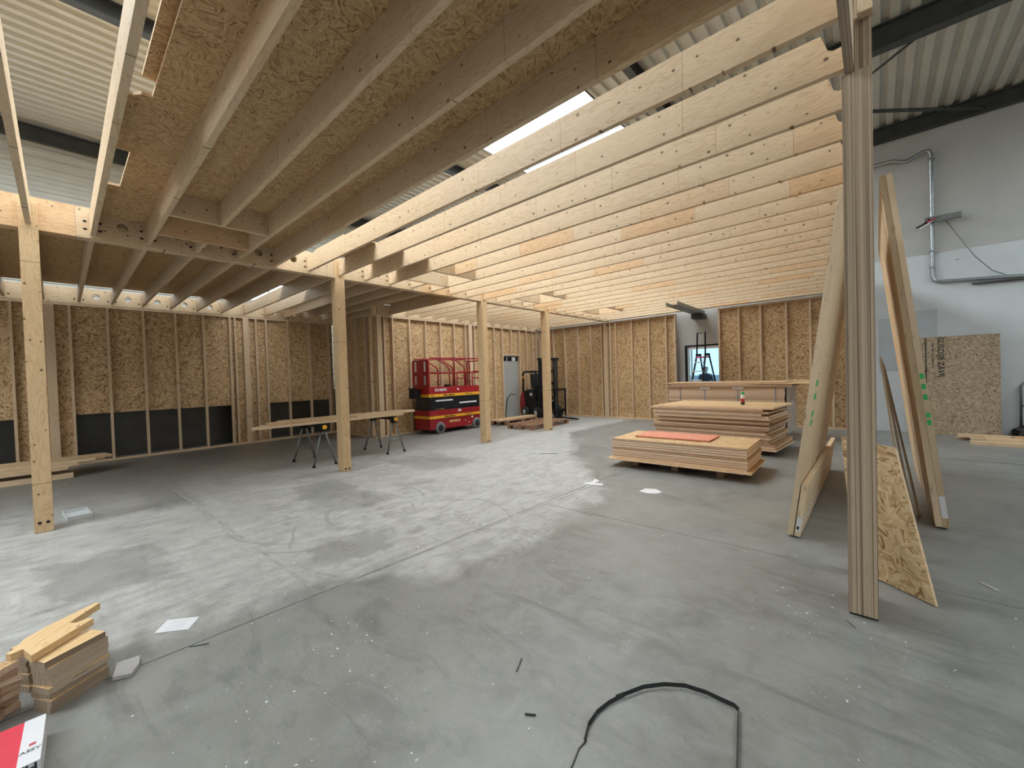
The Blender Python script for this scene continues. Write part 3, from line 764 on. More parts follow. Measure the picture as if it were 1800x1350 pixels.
# lumber lying on the floor far right
for i, (x0, x1, yy, z) in enumerate(((1.18, 4.4, 12.11, .001), (1.35, 4.6, 11.9, .001), (1.30, 4.5, 11.45, .001), (1.2, 4.3, 12.0, .062), (1.5, 4.7, 11.6, .062))):
    o = box('plank', (x0, yy-.07, z), (x1, yy+.07, z+.06), 'plank_x'); tag(o, ('pale plank on the floor beside the stairs, %s away from the wall' if z < .01 else 'upper pale plank beside the stairs, %s of the heap') % ORD[i], 'plank', 'planks beside the steel stairs')
# steel stairs
st_ = thing('steel_stairs', 'dark steel stairs with tube railing at the right edge', 'stairs', (2.02, 12.86, 0))
for s in (0, 1):
    yy = -.62+s*.61
    pr = [(0, 0, 0), (.25, 0, 0), (3.0, 0, 1.75), (3.0, 0, 1.95), (2.85, 0, 1.95), (0, 0, .16)]
    vs = [(a, yy, c) for a, b, c in pr]+[(a, yy+.012, c) for a, b, c in pr]; n = len(pr)
    pymesh('stringer', vs, [tuple(range(n)), tuple(range(2*n-1, n-1, -1))]+[(i, n+i, n+(i+1) % n, (i+1) % n) for i in range(n)], 'steel_dark', st_)
for i in range(9): box('tread', (.05+i*.29, -.605, .17+i*.185), (.33+i*.29, -.001, .20+i*.185), 'steel_dark', st_)
for s in (0, 1):
    yy = -.60+s*.58
    tube('handrail', [(.12, yy, 0.2), (.12, yy, 1.05), (.2, yy, 1.16), (2.8, yy, 2.85)], .021, 'steel_grey', st_)
    tube('midrail', [(.12, yy, .62), (2.8, yy, 2.35)], .014, 'steel_grey', st_)
    tube('baluster', [(1.4, yy, 1.0), (1.4, yy, 1.95)], .018, 'steel_grey', st_)
# conduit
cd = thing('conduit', 'grey metal conduit bent along the white wall at right', 'conduit', (.9, 12.845, 3.2))
def wp(x, z): return (x-.9, 0, z-3.2)
pts = [wp(-.6, 6.18), wp(.32, 6.18), wp(.45, 6.10), wp(.55, 6.08), wp(.80, 6.20), wp(.88, 6.19), wp(.92, 6.10), wp(.925, 4.6), wp(.925, 3.45), wp(.945, 3.36), wp(1.01, 3.32), wp(2.2, 3.235), wp(4.0, 3.2)]
tube('pipe', pts, .036, 'galv', cd, 10)
for z in (6.0, 4.0, 3.65): box('clip', (-.02, -.045, z-3.2-.02), (.07, .05, z-3.2+.02), 'galv', cd)
tube('lower_tray', [wp(1.5, 3.19), wp(4.0, 3.12)], .022, 'steel_dark', cd, 6)
jb = thing('junction_clamp', 'open junction clamp with loose wires on the conduit', 'junction box', (.93, 12.755, 4.62))
box('plate', (-.12, -.03, -.02), (.42, .04, .10), 'steel_grey', jb)
tube('wire', [(-.05, -.05, .05), (-.15, -.08, -.05), (-.26, -.1, -.10)], .018, 'black', jb); tube('wire', [(.0, -.05, .02), (-.08, -.09, -.06), (-.2, -.1, -.13)], .014, 'white', jb); tube('wire', [(.03, -.05, .05), (-.03, -.1, -.0), (-.1, -.1, .0)], .014, 'ink_red', jb)
o = tube('loose_cable', [(1.10, 12.84, 4.68), (1.3, 12.85, 4.25), (1.55, 12.86, 3.75), (1.78, 12.86, 3.42), (1.95, 12.86, 3.30)], .009, 'steel_grey'); tag(o, 'thin grey cable sagging from the clamp to the lower conduit', 'cable')

# ================================================================== SHEET STACKS
def pile_sheet(x, y, z, sx, sy, th, rz, label, group, top=False, dx=0, dy=0):
    o = obox('osb_sheet', (x+dx, y+dy, z+th/2), (sx, sy, th), (0, 0, rz), ('osb_xy', 'osb_edge'), fm=(0, 0, 1, 1, 1, 1)); return tag(o, label, 'OSB sheet', group)
def bearer(x, y, sx, sy, z1, label, rz=0, q=[0]):
    label += ', %s from the left' % ORD[q[0] % 3]; q[0] += 1
    o = obox('bearer', (x, y, z1/2), (sx, sy, z1), (0, 0, rz), 'pallet_wood'); tag(o, label, 'bearer', 'bearers under the sheet stacks')
# low front stack
for xx in (-3.0, -2.35, -1.7): bearer(xx, 6.80, .10, .95, .118, 'timber bearer under the low stack of sheets')
z = .12
pile_sheet(-2.33, 6.70, z, 2.10, 1.20, .018, .03, 'wide bottom sheet sticking out under the low front stack', 'sheets in the low front stack'); z += .019
n = 9
for i in range(n):
    th = .0305
    pile_sheet(-2.345+random.uniform(-.010, .010), 6.74+random.uniform(-.010, .010), z, 2.0, 1.06, th, .03, 'top OSB sheet of the low front stack, under the red panel' if i == n-1 else 'OSB sheet in the low front stack, %s from the bottom' % ORD[i+1], 'sheets in the low front stack'); z += th+.005
o = obox('red_panel', (-2.49, 6.82, z+.011), (1.17, .62, .02), (0, 0, .035), ('salmon',)); tag(o, 'salmon red panel lying on the low front stack', 'panel')
# middle stack, untidy
for xx in (-3.2, -2.4, -1.6): bearer(xx, 9.0, .10, 1.2, .09, 'timber bearer under the untidy middle stack', -.06)
z = .092; n = 20
for i in range(n):
    th = .034
    dx = random.uniform(-.05, .05)+(.03 if i < 5 else 0)+(.07 if 10 < i < 14 else 0); sx = 2.12
    if i < 3: dx += .10
    if i in (7, 12, 16): sx = 2.02
    rz = -.06+random.uniform(-.012, .012)
    if i == n-1: dx, rz = .10, -.075
    if i == n-2: dx, rz = -.06, -.07
    pile_sheet(-2.45, 9.0, z, sx, 1.35, th, rz, 'top OSB sheet of the untidy middle stack, carrying the spray can' if i == n-1 else 'OSB sheet in the untidy middle stack, %s from the bottom' % ORD[i], 'sheets in the untidy middle stack', dx=dx, dy=random.uniform(-.03, .03))
    z += th+.0045
ZS2 = z
# tall rear stack
for xx in (-3.7, -2.7, -1.7): bearer(xx, 10.86, .10, 1.2, .09, 'timber bearer under the tall rear stack')
z = .092; n = 26
for i in range(n):
    th = .038
    pile_sheet(-2.68+random.uniform(-.012, .012), 10.86, z, 2.46, 1.26, th, random.uniform(-.004, .004), 'OSB sheet in the tall strapped rear stack, %s from the bottom' % ORD[i], 'sheets in the tall rear stack'); z += th+.0025
ZS3 = z
for i, (dx, sx, rz, th) in enumerate(((-.02, 2.75, .004, .03), (.10, 2.5, .012, .03), (.28, 2.9, -.01, .02), (-.05, 2.6, .006, .018))):
    pile_sheet(-2.68, 10.84, z, sx, 1.28, th, rz, 'loose sheet on the tall rear stack, %s above the straps' % ORD[i], 'sheets in the tall rear stack', dx=dx); z += th+.002
for i, xx in enumerate((-3.62, -3.05, -2.35, -1.62)):
    o = tube('strap', [(xx, 10.222, .095), (xx, 10.222, ZS3+.0), ], .009, 'strap_blue', None, 6); tag(o, 'vertical packing strap on the tall rear stack, %s from the left' % ORD[i], 'strap', 'packing straps on the rear stack')
for xx in (-3.05, -2.35):
    o = box('delivery_label', (xx-.10, 10.213, ZS3-.045), (xx+.12, 10.221, ZS3-.005), 'label_white'); tag(o, 'white delivery label on the tall rear stack, %s of two' % ('left' if xx < -2.7 else 'right'), 'label', 'labels on the rear stack')
o = box('plastic_cover', (-1.425, 10.25, .12), (-1.415, 11.50, ZS3-.01), 'plastic_wrap'); tag(o, 'grey plastic cover on the end of the tall rear stack', 'plastic cover')
o = box('loose_batten', (-1.5, 10.7, z+.0), (-.75, 10.78, z+.03), 'plank_x'); tag(o, 'batten lying across the end of the tall rear stack', 'batten')
# spray can
sc = thing('spray_can', 'spray can with green cap standing on the middle stack', 'spray can', (-1.93, 8.78, ZS2))
lathe('body', [(.032, 0), (.034, .006), (.034, .055), (.034, .12), (.034, .18), (.026, .195)], ['steel_grey', 'steel_dark', 'ink_red', 'white'], sc, 16, mats=[0, 1, 2, 3, 3])
lathe('cap', [(.027, .195), (.029, .2), (.029, .235), (.018, .25)], 'green_paint', sc, 16)

# ================================================================== SAWHORSES + PLANKS
def sawhorse(y, label):
    o = thing('sawhorse', label, 'sawhorse', (-8.02, y, 0), group='sawhorses under the planks')
    box('beam', (-.50, -.035, .70), (.50, .035, .775), 'black', o)
    for s in (-1, 1):
        for q in (-1, 1):
            tube('leg', [(s*.42, q*.02, .70), (s*.47, q*.20, .02)], .018, 'steel_grey', o, 6)
            tube('rubber_foot', [(s*.47, q*.195, .045), (s*.472, q*.205, .0)], .024, 'black', o, 8)
        tube('brace', [(s*.452, -.13, .27), (s*.452, .13, .27)], .010, 'steel_grey', o, 6)
        lathe('yellow_clamp', [(.035, 0), (.042, .012), (.042, .04), (.03, .05)], 'yellow', o, 14, (s*.505-.025, -.0, .715), (0, PI/2, 0))
        box('leg_bracket', (s*.42-.05, -.06, .64), (s*.42+.05, .06, .70), 'black', o)
    return o
sawhorse(3.20, 'black sawhorse with yellow clamps nearer the timber post')
sawhorse(4.68, 'black sawhorse with yellow clamps nearer the red lift')
for i, (x, y0, y1, zz, rz) in enumerate(((-7.70, 2.10, 4.95, .776, -.006), (-7.86, 2.22, 5.05, .776, .006), (-8.02, 2.30, 4.9, .776, 0), (-7.85, 2.35, 5.2, .8225, .0), (-8.06, 2.6, 5.1, .8225, .0), (-7.70, 3.9, 5.25, .8225, -.0))):
    L = y1-y0
    o = obox('plank', (x, (y0+y1)/2, zz+.0225), (.10, L, .044), (0, 0, rz), 'plank_y'); tag(o, ('pale plank across the two sawhorses, %s of those laid down' % ORD[i]) if i < 5 else 'short white plank on top of the sawhorse planks', 'plank', 'planks on the sawhorses')
# lumber pile at far left
for i, (x, y1, zz) in enumerate(((-10.55, .15, 0), (-10.9, .0, .0), (-11.3, .1, 0))):
    o = obox('bearer', (x, -1.2 if i == 0 else -1.25, .045), (.10, 2.6, .088), (0, 0, 0), 'plank_y'); tag(o, 'beam on the floor under the far left lumber pile, %s from the front' % ORD[i], 'beam', 'beams under the lumber pile')
for i, yy in enumerate((-2.0, -1.0, -.3)):
    o = box('spacer', (-11.5, yy-.05, .0895), (-10.45, yy+.05, .15), 'plank_x'); tag(o, 'cross spacer in the far left lumber pile, %s from the left' % ORD[i], 'spacer', 'spacers in the lumber pile')
q = 0
for lay in range(3):
    for i in range(7-lay):
        x = -10.55-.145*i-.05*lay; e = (.05, .25, .5)[lay]+random.uniform(-.12, .12)
        o = box('board', (x-.066, -3.2, .151+lay*.047), (x+.066, e, .151+lay*.047+.045), 'plank_y'); tag(o, 'board in the far left lumber pile, %s layer, %s from the front' % (('bottom', 'middle', 'top')[lay], ORD[i]), 'board', 'boards in the far left lumber pile')
# ================================================================== SCISSOR LIFT
SL = thing('scissor_lift', 'red scissor lift with yellow stripes parked at the stud wall', 'scissor lift', (-9.42, 7.70, 0))
hw, hl = .37, 1.0
box('chassis', (-hw+.04, -hl, .13), (hw-.02, hl, .43), 'red', SL)
box('chassis_top', (-hw+.02, -hl-.02, .505), (hw, hl+.02, .66), 'red', SL)
box('yellow_stripe', (-hw+.02, -hl-.022, .43), (hw+.003, hl+.022, .505), 'yellow', SL)
box('scissor_cover', (-hw+.06, -hl+.03, .66), (hw-.03, hl-.02, 1.03), 'black_gloss', SL)
box('platform', (-hw, -hl-.03, 1.11), (hw+.01, hl+.05, 1.30), 'red', SL)
box('yellow_stripe', (-hw, -hl-.032, 1.03), (hw+.013, hl+.052, 1.11), 'yellow', SL)
for i, (za, zb_) in enumerate(((.70, .82), (.84, .98))):      # folded scissor arms
    for s in (-1, 1):
        obox('scissor_arm', (hw-.02, 0, (za+zb_)/2), (.02, 1.84, .07), (s*.035, 0, 0), 'black', SL)
box('arm_plate', (hw+.001, -.80, .905), (hw+.006, -.20, .945), 'label_white', SL); box('arm_plate', (hw+.001, .05, .80), (hw+.006, .72, .845), 'label_white', SL)
for y_, nm in ((-.66, 0), (.72, 1)):
    for s in (-1, 1):
        wx = s*(hw-.03)
        wh = lathe('wheel', [(.10, -.05), (.155, -.045), (.165, -.03), (.165, .03), (.155, .045), (.10, .05)], 'tyre_grey', SL, 24, (wx, y_, .166), (0, PI/2, 0))
        lathe('hub', [(.095, .045), (.09, .056), (.05, .05), (.03, .066), (.012, .067)], 'rubber', wh, 18, (0, 0, 0), (0, 0 if s > 0 else PI, 0))
ra = .020
def rail(nm, pts): tube(nm, pts, ra, 'red', SL, 8)
zt = 2.11
for s in (-1, 1):
    x = s*(hw-.02)
    rail('guard_rail', [(x, -hl+.0, 1.3), (x, -hl+.0, zt-.07), (x, -hl+.07, zt), (x, hl-.04, zt), (x, hl+.03, zt-.07), (x, hl+.03, 1.3)])
    rail('mid_rail', [(x, -hl, 1.70), (x, hl+.03, 1.70)])
    rail('brace_tube', [(x, -.62, zt-.01), (x, -.18, 1.86), (x, -.14, 1.78), (x, -.14, 1.3)])
    rail('brace_tube', [(x, -.12, zt-.01), (x, .26, 1.88), (x, .30, 1.80), (x, .30, 1.3)])
    rail('stanchion', [(x, .50, 1.3), (x, .50, zt-.08), (x, .44, zt-.01)])
    rail('gate_frame', [(x, .60, 1.3), (x, .60, 1.68), (x, .66, 1.73), (x, .92, 1.73), (x, .97, 1.68), (x, .97, 1.3)]); rail('gate_rail', [(x, .60, 1.53), (x, .97, 1.53)])
for e in (-hl, hl+.03):
    rail('end_rail', [(-hw+.02, e, zt-.06), (hw-.02, e, zt-.06)]); rail('end_rail', [(-hw+.02, e, 1.70), (hw-.02, e, 1.70)])
# entry end: red plate with white slots
box('end_plate', (-hw+.10, -hl-.012, 1.30), (hw-.10, -hl+.012, zt-.06), 'red', SL)
box('end_post', (-hw-.01, -hl-.02, 1.30), (-hw+.05, -hl+.02, zt-.08), 'red', SL); box('end_post', (hw-.06, -hl-.02, 1.30), (hw+.005, -hl+.02, zt-.08), 'red', SL)
for x in (-.22, .20):
    for a, b in ((1.74, 2.02), (1.38, 1.62)): box('slot', (x-.035, -hl-.015, a), (x+.035, -hl-.0125, b), 'label_white' if a > 1.7 else 'panel_grey', SL)
# control box hanging at the end
cb = thing('control_box', 'black control box hanging on the end of the red lift', 'control box', (-9.50, 6.60, 1.0))
box('case', (-.16, -.14, .0), (.10, .055, .24), 'black', cb); obox('lid', (-.03, -.10, .25), (.26, .16, .02), (-.4, 0, 0), 'black', cb); tube('joystick', [(-.05, -.02, .24), (-.06, -.05, .33)], .018, 'black', cb)
# second small controller on the platform
box('controller', (.0, -.2, 1.30), (.12, -.05, 1.36), 'black', SL)
RX = Matrix(((0, 1, 0), (0, 0, 1), (1, 0, 0))).transposed()      # faces +x, reads along +y
def sl_text(b_, size, mat, y, z, sx=1.0, x=hw+.004): return text('lettering', b_, size, mat, SL, (x, y, z), RX, .0008, sx)
sl_text('ES1080FE', .105, 'label_white', -.62, 1.22, 1.0, hw+.0115)
sl_text('Met.Meur', .085, 'ink', -.32, 1.07, 1.2, hw+.0145); sl_text('• MEUR.NL •', .05, 'ink', .42, 1.07, 1.3, hw+.0145); sl_text('▮▮', .06, 'ink', -.9, 1.07, 1, hw+.0145)
sl_text('METMEUR', .07, 'ink_yellow', -.66, .70, 1.0, hw-.025); sl_text('Met.Meur', .075, 'ink', -.30, .467, 1.3, hw+.0045); sl_text('• MEUR.NL •', .05, 'ink', .42, .467, 1.3, hw+.0045)
sl_text('METMEUR', .09, 'ink_yellow', -.12, .31, 1.0, hw-.018)
for y_, z_, a, b in ((.05, .605, .11, .06), (.0, 1.22, .07, .05), (.55, .37, .07, .045), (.28, .29, .035, .035), (.42, .22, .04, .03)):
    xo = hw-.019 if z_ < .45 else (hw+.001 if z_ < 1 else hw+.011)
    box('sticker', (xo, y_-a/2, z_-b/2), (xo+.002, y_+a/2, z_+b/2), 'label_white', SL)
# ================================================================== FORKLIFT
FK = thing('forklift', 'black forklift with red body panels in the far corner', 'forklift', (-9.15, 11.75, 0), .0)
prf = [(-.62, .22), (-.62, .75), (-.50, .98), (-.15, 1.05), (.15, .70), (.40, .62), (.40, .22)]
vs = [(a, -.42, b) for a, b in prf]+[(a, .42, b) for a, b in prf]; n = len(prf)
pymesh('body', vs, [tuple(range(n)), tuple(range(2*n-1, n-1, -1))]+[(i, n+i, n+(i+1) % n, (i+1) % n) for i in range(n)], 'black', FK)
cpts = [(-.74, .18), (-.78, .55), (-.72, .80), (-.58, .95), (-.45, .70), (-.42, .18)]
vs = [(a, -.45, b) for a, b in cpts]+[(a, .45, b) for a, b in cpts]; n = len(cpts)
pymesh('counterweight', vs, [tuple(range(n)), tuple(range(2*n-1, n-1, -1))]+[(i, n+i, n+(i+1) % n, (i+1) % n) for i in range(n)], 'red', FK)
for x, yy in ((-.38, -.43), (-.38, .43), (.42, -.43), (.42, .43)):
    wh = lathe('wheel', [(.12, -.08), (.20, -.075), (.215, -.05), (.215, .05), (.20, .075), (.12, .08)], 'rubber', FK, 22, (x, yy, .217), (PI/2, 0, 0))
    lathe('hub', [(.11, .06), (.10, .085), (.03, .09)], 'panel_grey', wh, 14, rot=(0 if yy < 0 else 0, 0, 0))
for yy in (-.38, .38):
    tube('guard_post', [(-.62, yy, .95), (-.60, yy, 1.62), (-.52, yy, 1.68), (.28, yy, 1.68)], .035, 'black', FK, 6)
    tube('guard_post', [(.30, yy, .65), (.28, yy, 1.68)], .03, 'black', FK, 6)
for i in range(5): box('roof_bar', (-.5+i*.18, -.38, 1.67), (-.45+i*.18, .38, 1.70), 'black', FK)
for yy in (-.30, .30):
    box('mast_rail', (.44, yy-.06, .06), (.56, yy+.06, 2.10), 'black', FK); box('inner_mast', (.57, yy-.045+(.09 if yy < 0 else -.09), .08), (.66, yy+.045+(.09 if yy < 0 else -.09), 2.04), 'steel_dark', FK)
box('mast_head', (.44, -.40, 2.06), (.60, .40, 2.14), 'black', FK); box('mast_cross', (.46, -.30, 1.2), (.54, .30, 1.3), 'black', FK)
tube('lift_ram', [(.5, 0, .1), (.5, 0, 1.9)], .05, 'black_gloss', FK)
for yy in (-.55, .55): box('backrest_post', (.70, yy-.02, .1), (.74, yy+.02, 1.05), 'black', FK)
box('carriage', (.67, -.58, .25), (.72, .58, .35), 'black', FK); box('carriage', (.67, -.58, 1.0), (.74, .58, 1.06), 'black', FK)
for yy in (-.3, .3): box('fork', (.72, yy-.05, .05), (1.75, yy+.05, .09), 'black', FK)
box('seat', (-.28, -.24, 1.06), (.10, .24, 1.16), 'rubber', FK); obox('seat_back', (-.30, 0, 1.36), (.10, .44, .5), (0, -.12, 0), 'rubber', FK)
tube('steering_column', [(.30, 0, .7), (.16, 0, 1.28)], .025, 'black', FK); lathe('steering_wheel', [(.15, 0), (.17, .015), (.15, .03)], 'black', FK, 18, (.15, 0, 1.29), (0, -.5, 0))
for yy in (-.2, .22): box('badge', (.402, yy-.05, .60), (.405, yy+.05, .66), 'label_white', FK)
box('lamp', (-.60, -.425, 1.45), (-.54, -.39, 1.53), 'yellow', FK); box('white_sign', (-.1, -.424, .82), (.08, -.421, .92), 'label_white', FK)
FK.location = (-9.05, 11.62, 0); FK.rotation_euler = (0, 0, -.35)
o = tube('charging_cable', [(-9.72, 10.95, .85), (-9.80, 10.85, .92), (-9.88, 10.72, .75), (-9.86, 10.62, .4), (-9.84, 10.55, .02)], .016, 'black'); tag(o, 'black charging cable looping down beside the forklift', 'cable')
# pallets
def pallet(x, y, rz, label, L=1.2, Wd=.8):
    o = thing('pallet', label, 'pallet', (x, y, 0), rz)
    for i in range(5): box('deck_board', (-L/2, -Wd/2+i*(Wd-.12)/4, .122), (L/2, -Wd/2+i*(Wd-.12)/4+.12, .144), 'pallet_wood', o)
    for i in range(3):
        box('cross_board', (-L/2+i*(L-.12)/2, -Wd/2, .10), (-L/2+i*(L-.12)/2+.12, Wd/2, .121), 'pallet_wood', o)
        box('foot_board', (-L/2, -Wd/2+i*(Wd-.12)/2, .001), (L/2, -Wd/2+i*(Wd-.12)/2+.12, .021), 'pallet_wood', o)
        for j in range(3): box('block', (-L/2+i*(L-.12)/2, -Wd/2+j*(Wd-.12)/2, .022), (-L/2+i*(L-.12)/2+.12, -Wd/2+j*(Wd-.12)/2+.12, .099), 'pallet_wood', o)
    return o
pallet(-7.70, 9.75, 1.62, 'brown wooden pallet on the floor before the forklift', 1.9, .95)
pallet(-8.95, 10.05, 1.55, 'brown wooden pallet by the wall under a pale plank', 1.5, .7)
for i, (x, rz) in enumerate(((-8.82, .02), (-9.06, -.02))):
    o = obox('plank', (x, 10.0, .162), (.16, 1.9, .034), (0, 0, rz), 'plank_y'); tag(o, ('pale plank on the pallet by the wall, nearer the posts', 'pale plank on the pallet by the wall, nearer the wall')[i], 'plank', 'planks on the pallet')
# ================================================================== STEP LADDER
LD = thing('step_ladder', 'black platform step ladder standing at the window', 'step ladder', (-3.68, 12.14, 0), -.55)
for s in (-1, 1):
    tube('front_rail', [(s*.27, -.42, .0), (s*.165, -.02, 1.98)], .026, 'black', LD, 6); tube('guard_rail', [(s*.165, -.02, 1.98), (s*.15, .0, 2.62)], .022, 'black', LD, 6)
    tube('rear_leg', [(s*.27, .52, 0), (s*.17, .10, 1.98)], .022, 'black', LD, 6)
    box('hinge', (s*.165-.024, -.04, 1.95), (s*.165+.024, .12, 2.02), 'black', LD)
tube('top_bar', [(-.16, .0, 2.61), (.16, .0, 2.61)], .022, 'galv', LD, 6)
for i in range(7):
    q = .13+i*.128; zz = 1.98*q; wdt = .27-.105*q
    box('step', (-wdt, -.42+.40*q-.04, zz-.015), (wdt, -.42+.40*q+.04, zz+.015), 'panel_white', LD)
box('platform', (-.16, -.06, 1.90), (.16, .16, 1.935), 'ink_red', LD); tube('rear_bar', [(-.22, .37, .7), (.22, .37, .7)], .015, 'galv', LD, 6)

# ================================================================== SMALL THINGS ON THE FLOOR
# offcut pile, front left
def offcut(pts, z0, th, loc, rz, label, group, tilt=(0, 0), mat=('offcut_wood', 'lamin_x')):
    o = prism('offcut', pts, 0, th, mat, None, loc=(loc[0], loc[1], z0), fm=(0, 1)); o.rotation_euler = (tilt[0], tilt[1], rz); return tag(o, label, 'offcut', group)
AS = .88
arrow = [(a*AS, b*AS) for a, b in [(-.19, -.075), (.15, -.085), (.16, -.05), (.11, -.02), (.115, .02), (.16, .03), (.34, .045), (.345, .075), (.10, .13), (-.03, .13), (-.10, .09), (-.16, .085), (-.165, .055), (-.125, .035)]]
CX, CY = -3.067, -.013
g_ = 'offcuts in the pile at front left'
for i in range(8):
    L = random.uniform(.235, .25); wv = random.uniform(.11, .12)
    pts = [(-L/2, -wv/2), (L/2, -wv/2+random.uniform(0, .006)), (L/2+random.uniform(-.006, .006), wv/2), (-L/2, wv/2)]
    offcut(pts, .001+i*.0315, .030, (CX+random.uniform(-.006, .008), CY+random.uniform(-.006, .006)), math.atan2(.18, -.11)+random.uniform(-.05, .05)+PI, 'plywood offcut in the front left pile, %s from the floor' % ORD[i], g_)
for i in range(7):
    pts = [(-.16, -.05), (.06, -.05), (.06, .06), (-.16, .06)]
    offcut(pts, .001+i*.0315, .030, (CX-.27+random.uniform(-.01, .01), CY-.13), math.atan2(.18, -.11)+PI+random.uniform(-.06, .06), 'plywood offcut at the back of the front left pile, %s from the floor' % ORD[i], g_)
offcut(arrow, .001+8*.0315+.002, .036, (CX-.10, CY-.055), math.atan2(.19, -.24)-.1, 'notched plywood offcut on top of the front left pile', g_, mat=('offcut_wood', 'offcut_wood'))
# ragged OSB offcuts at the very left edge
for i in range(7):
    pts = [(-.12, -.10), (.05+random.uniform(-.02, .02), -.11), (.09+random.uniform(-.02, .02), -.02), (.06+random.uniform(-.02, .03), .05), (.10, .10), (-.12, .10)]
    offcut(pts, .001+i*.033, .031, (-3.12+random.uniform(-.01, .01), -.32+random.uniform(-.01, .01)), .9+random.uniform(-.1, .1), 'ragged OSB offcut at the left picture edge, %s from the floor' % ORD[i], 'ragged OSB offcuts at the left edge', mat=('osb_xy', 'osb_edge'))
# screw box
BX = thing('screw_box', 'red and white cardboard screw box at the lower left corner', 'box', (-2.63, -.215, 0), math.atan2(.31, .01)-PI/2)
# local x along the long side (world +x towards viewer), y to the right
box('carton', (-.16, -.12, .0), (.16, .115, .098), 'box_red', BX)
box('white_band', (-.161, .055, -.0), (.161, .1165, .0995), 'label_white', BX); box('white_corner', (.1605, -.02, .062), (.1625, .1165, .0985), 'label_white', BX)
text('lettering', 'WÜRTH', .046, 'ink', BX, (.1632, .025, .078), Matrix(((0, 1, 0), (0, 0, 1), (1, 0, 0))).transposed(), .0006)
text('lettering', 'ASSY', .026, 'steel_grey', BX, (.075, .085, .1), (0, 0, PI/2), .0005); text('lettering', 'III', .026, 'ink_red', BX, (.035, .088, .1), (0, 0, 0), .0005)
box('white_flash', (.05, -.075, .0985), (.14, -.045, .0993), 'label_white', BX)
# papers
def quad_sheet(name, pts, label, cat, mat='label_white', z=.002, th=.0012):
    c = (sum(p[0] for p in pts)/len(pts), sum(p[1] for p in pts)/len(pts))
    o = prism(name, [(a-c[0], b-c[1]) for a, b in pts], 0, th, mat, None, loc=(c[0], c[1], z)); return tag(o, label, cat)
pp = quad_sheet('paper', [(-3.39, .34), (-3.27, .49), (-3.39, .57), (-3.51, .42)], 'sheet of printed paper lying on the floor near the offcuts', 'paper')
for i in range(5): obox('printed_line', (.045-.022*i, -.03+.014*i, .0013), (.10, .004, .0003), (0, 0, .9), 'panel_grey', pp)
wb_ = thing('white_tray', 'flat white plastic tray on the floor beside the nearest post', 'tray', (-7.30, .08, .001), .1)
box('tray_bottom', (-.22, -.10, 0), (.22, .11, .008), 'panel_white', wb_)
for a in (((-.22, -.10, .008), (.22, -.092, .045)), ((-.22, .102, .008), (.22, .11, .045)), ((-.22, -.092, .008), (-.212, .102, .045)), ((.212, -.092, .008), (.22, .102, .045))): box('tray_rim', a[0], a[1], 'panel_white', wb_)
quad_sheet('plastic_scrap', [(-3.12, 4.88), (-2.98, 4.90), (-2.84, 4.95), (-2.86, 5.03), (-2.98, 5.0), (-2.99, 5.15), (-3.10, 5.2), (-3.04, 5.03)], 'white curled plastic scrap on the floor left of the low stack', 'scrap')
quad_sheet('plaster_patch', [(-2.32, 4.98), (-2.2, 4.95), (-2.1, 5.0), (-2.06, 5.1), (-2.18, 5.2), (-2.3, 5.15)], 'white splash of plaster on the floor before the low stack', 'plaster')
o = quad_sheet('foil_scrap', [(-3.16, .16), (-3.02, .13), (-2.98, .2), (-3.06, .24), (-3.14, .25)], 'pale plastic foil scrap beside the offcut pile', 'foil', 'plastic_wrap', .002, .02)
def nail(x, y, L, a, label, mat='steel_grey'):
    o = tube('nail', [(x-L/2*math.cos(a), y-L/2*math.sin(a), .005), (x+L/2*math.cos(a), y+L/2*math.sin(a), .005)], .004, mat, None, 6); tag(o, label, 'nail', 'nails scattered on the floor')
nail(-3.02, .50, .10, 1.0, 'steel nail on the floor below the printed paper')
nail(-1.44, 1.59, .10, 2.0, 'steel nail in the middle of the near floor')
nail(-1.19, 1.38, .05, .6, 'short dark nail on the floor left of the black strap', 'steel_dark')
nail(-4.79, 6.35, .35, .55, 'long thin rod on the floor beyond the wheel tracks', 'steel_dark')
nail(-.13, 3.12, .07, 2.2, 'steel nail at the foot of the striped post')
nail(.56, 4.22, .12, 2.2, 'white splinter on the floor right of the OSB board', 'white')
# black strap: flat band standing on its edge in a loop
SPT = [(-.925, 1.42), (-.955, 1.50), (-.96, 1.58), (-.945, 1.66), (-.91, 1.75), (-.86, 1.85), (-.79, 1.93), (-.71, 1.985), (-.62, 2.005), (-.55, 2.01), (-.50, 2.012), (-.482, 2.0), (-.47, 1.93), (-.452, 1.85), (-.435, 1.77), (-.42, 1.70), (-.405, 1.60), (-.40, 1.45)]
vs = []; fs = []
for i, (x, y) in enumerate(SPT):
    a = SPT[max(0, i-1)]; b = SPT[min(len(SPT)-1, i+1)]; d = Vector((b[0]-a[0], b[1]-a[1], 0)).normalized(); nrm = Vector((-d.y, d.x, 0))
    lean = .35
    for (wq, zq) in ((-.0012, .001), (.0012, .001), (.0012+.012*lean, .019), (-.0012+.012*lean, .019)):
        vs.append((x+nrm.x*wq, y+nrm.y*wq, zq+(.004 if 3 < i < 9 else 0)))
for i in range(len(SPT)-1):
    for k in range(4): fs.append((i*4+k, i*4+(k+1) % 4, i*4+4+(k+1) % 4, i*4+4+k))
fs += [(3, 2, 1, 0), tuple(len(vs)-4+k for k in range(4))]
o = pymesh('packing_strap', vs, fs, 'strap_black'); tag(o, 'black plastic packing strap curled on the floor in front', 'strap')
sb = obox('seal', (-.925, 1.73, .013), (.045, .006, .022), (0, 0, 1.12), 'strap_black', o)
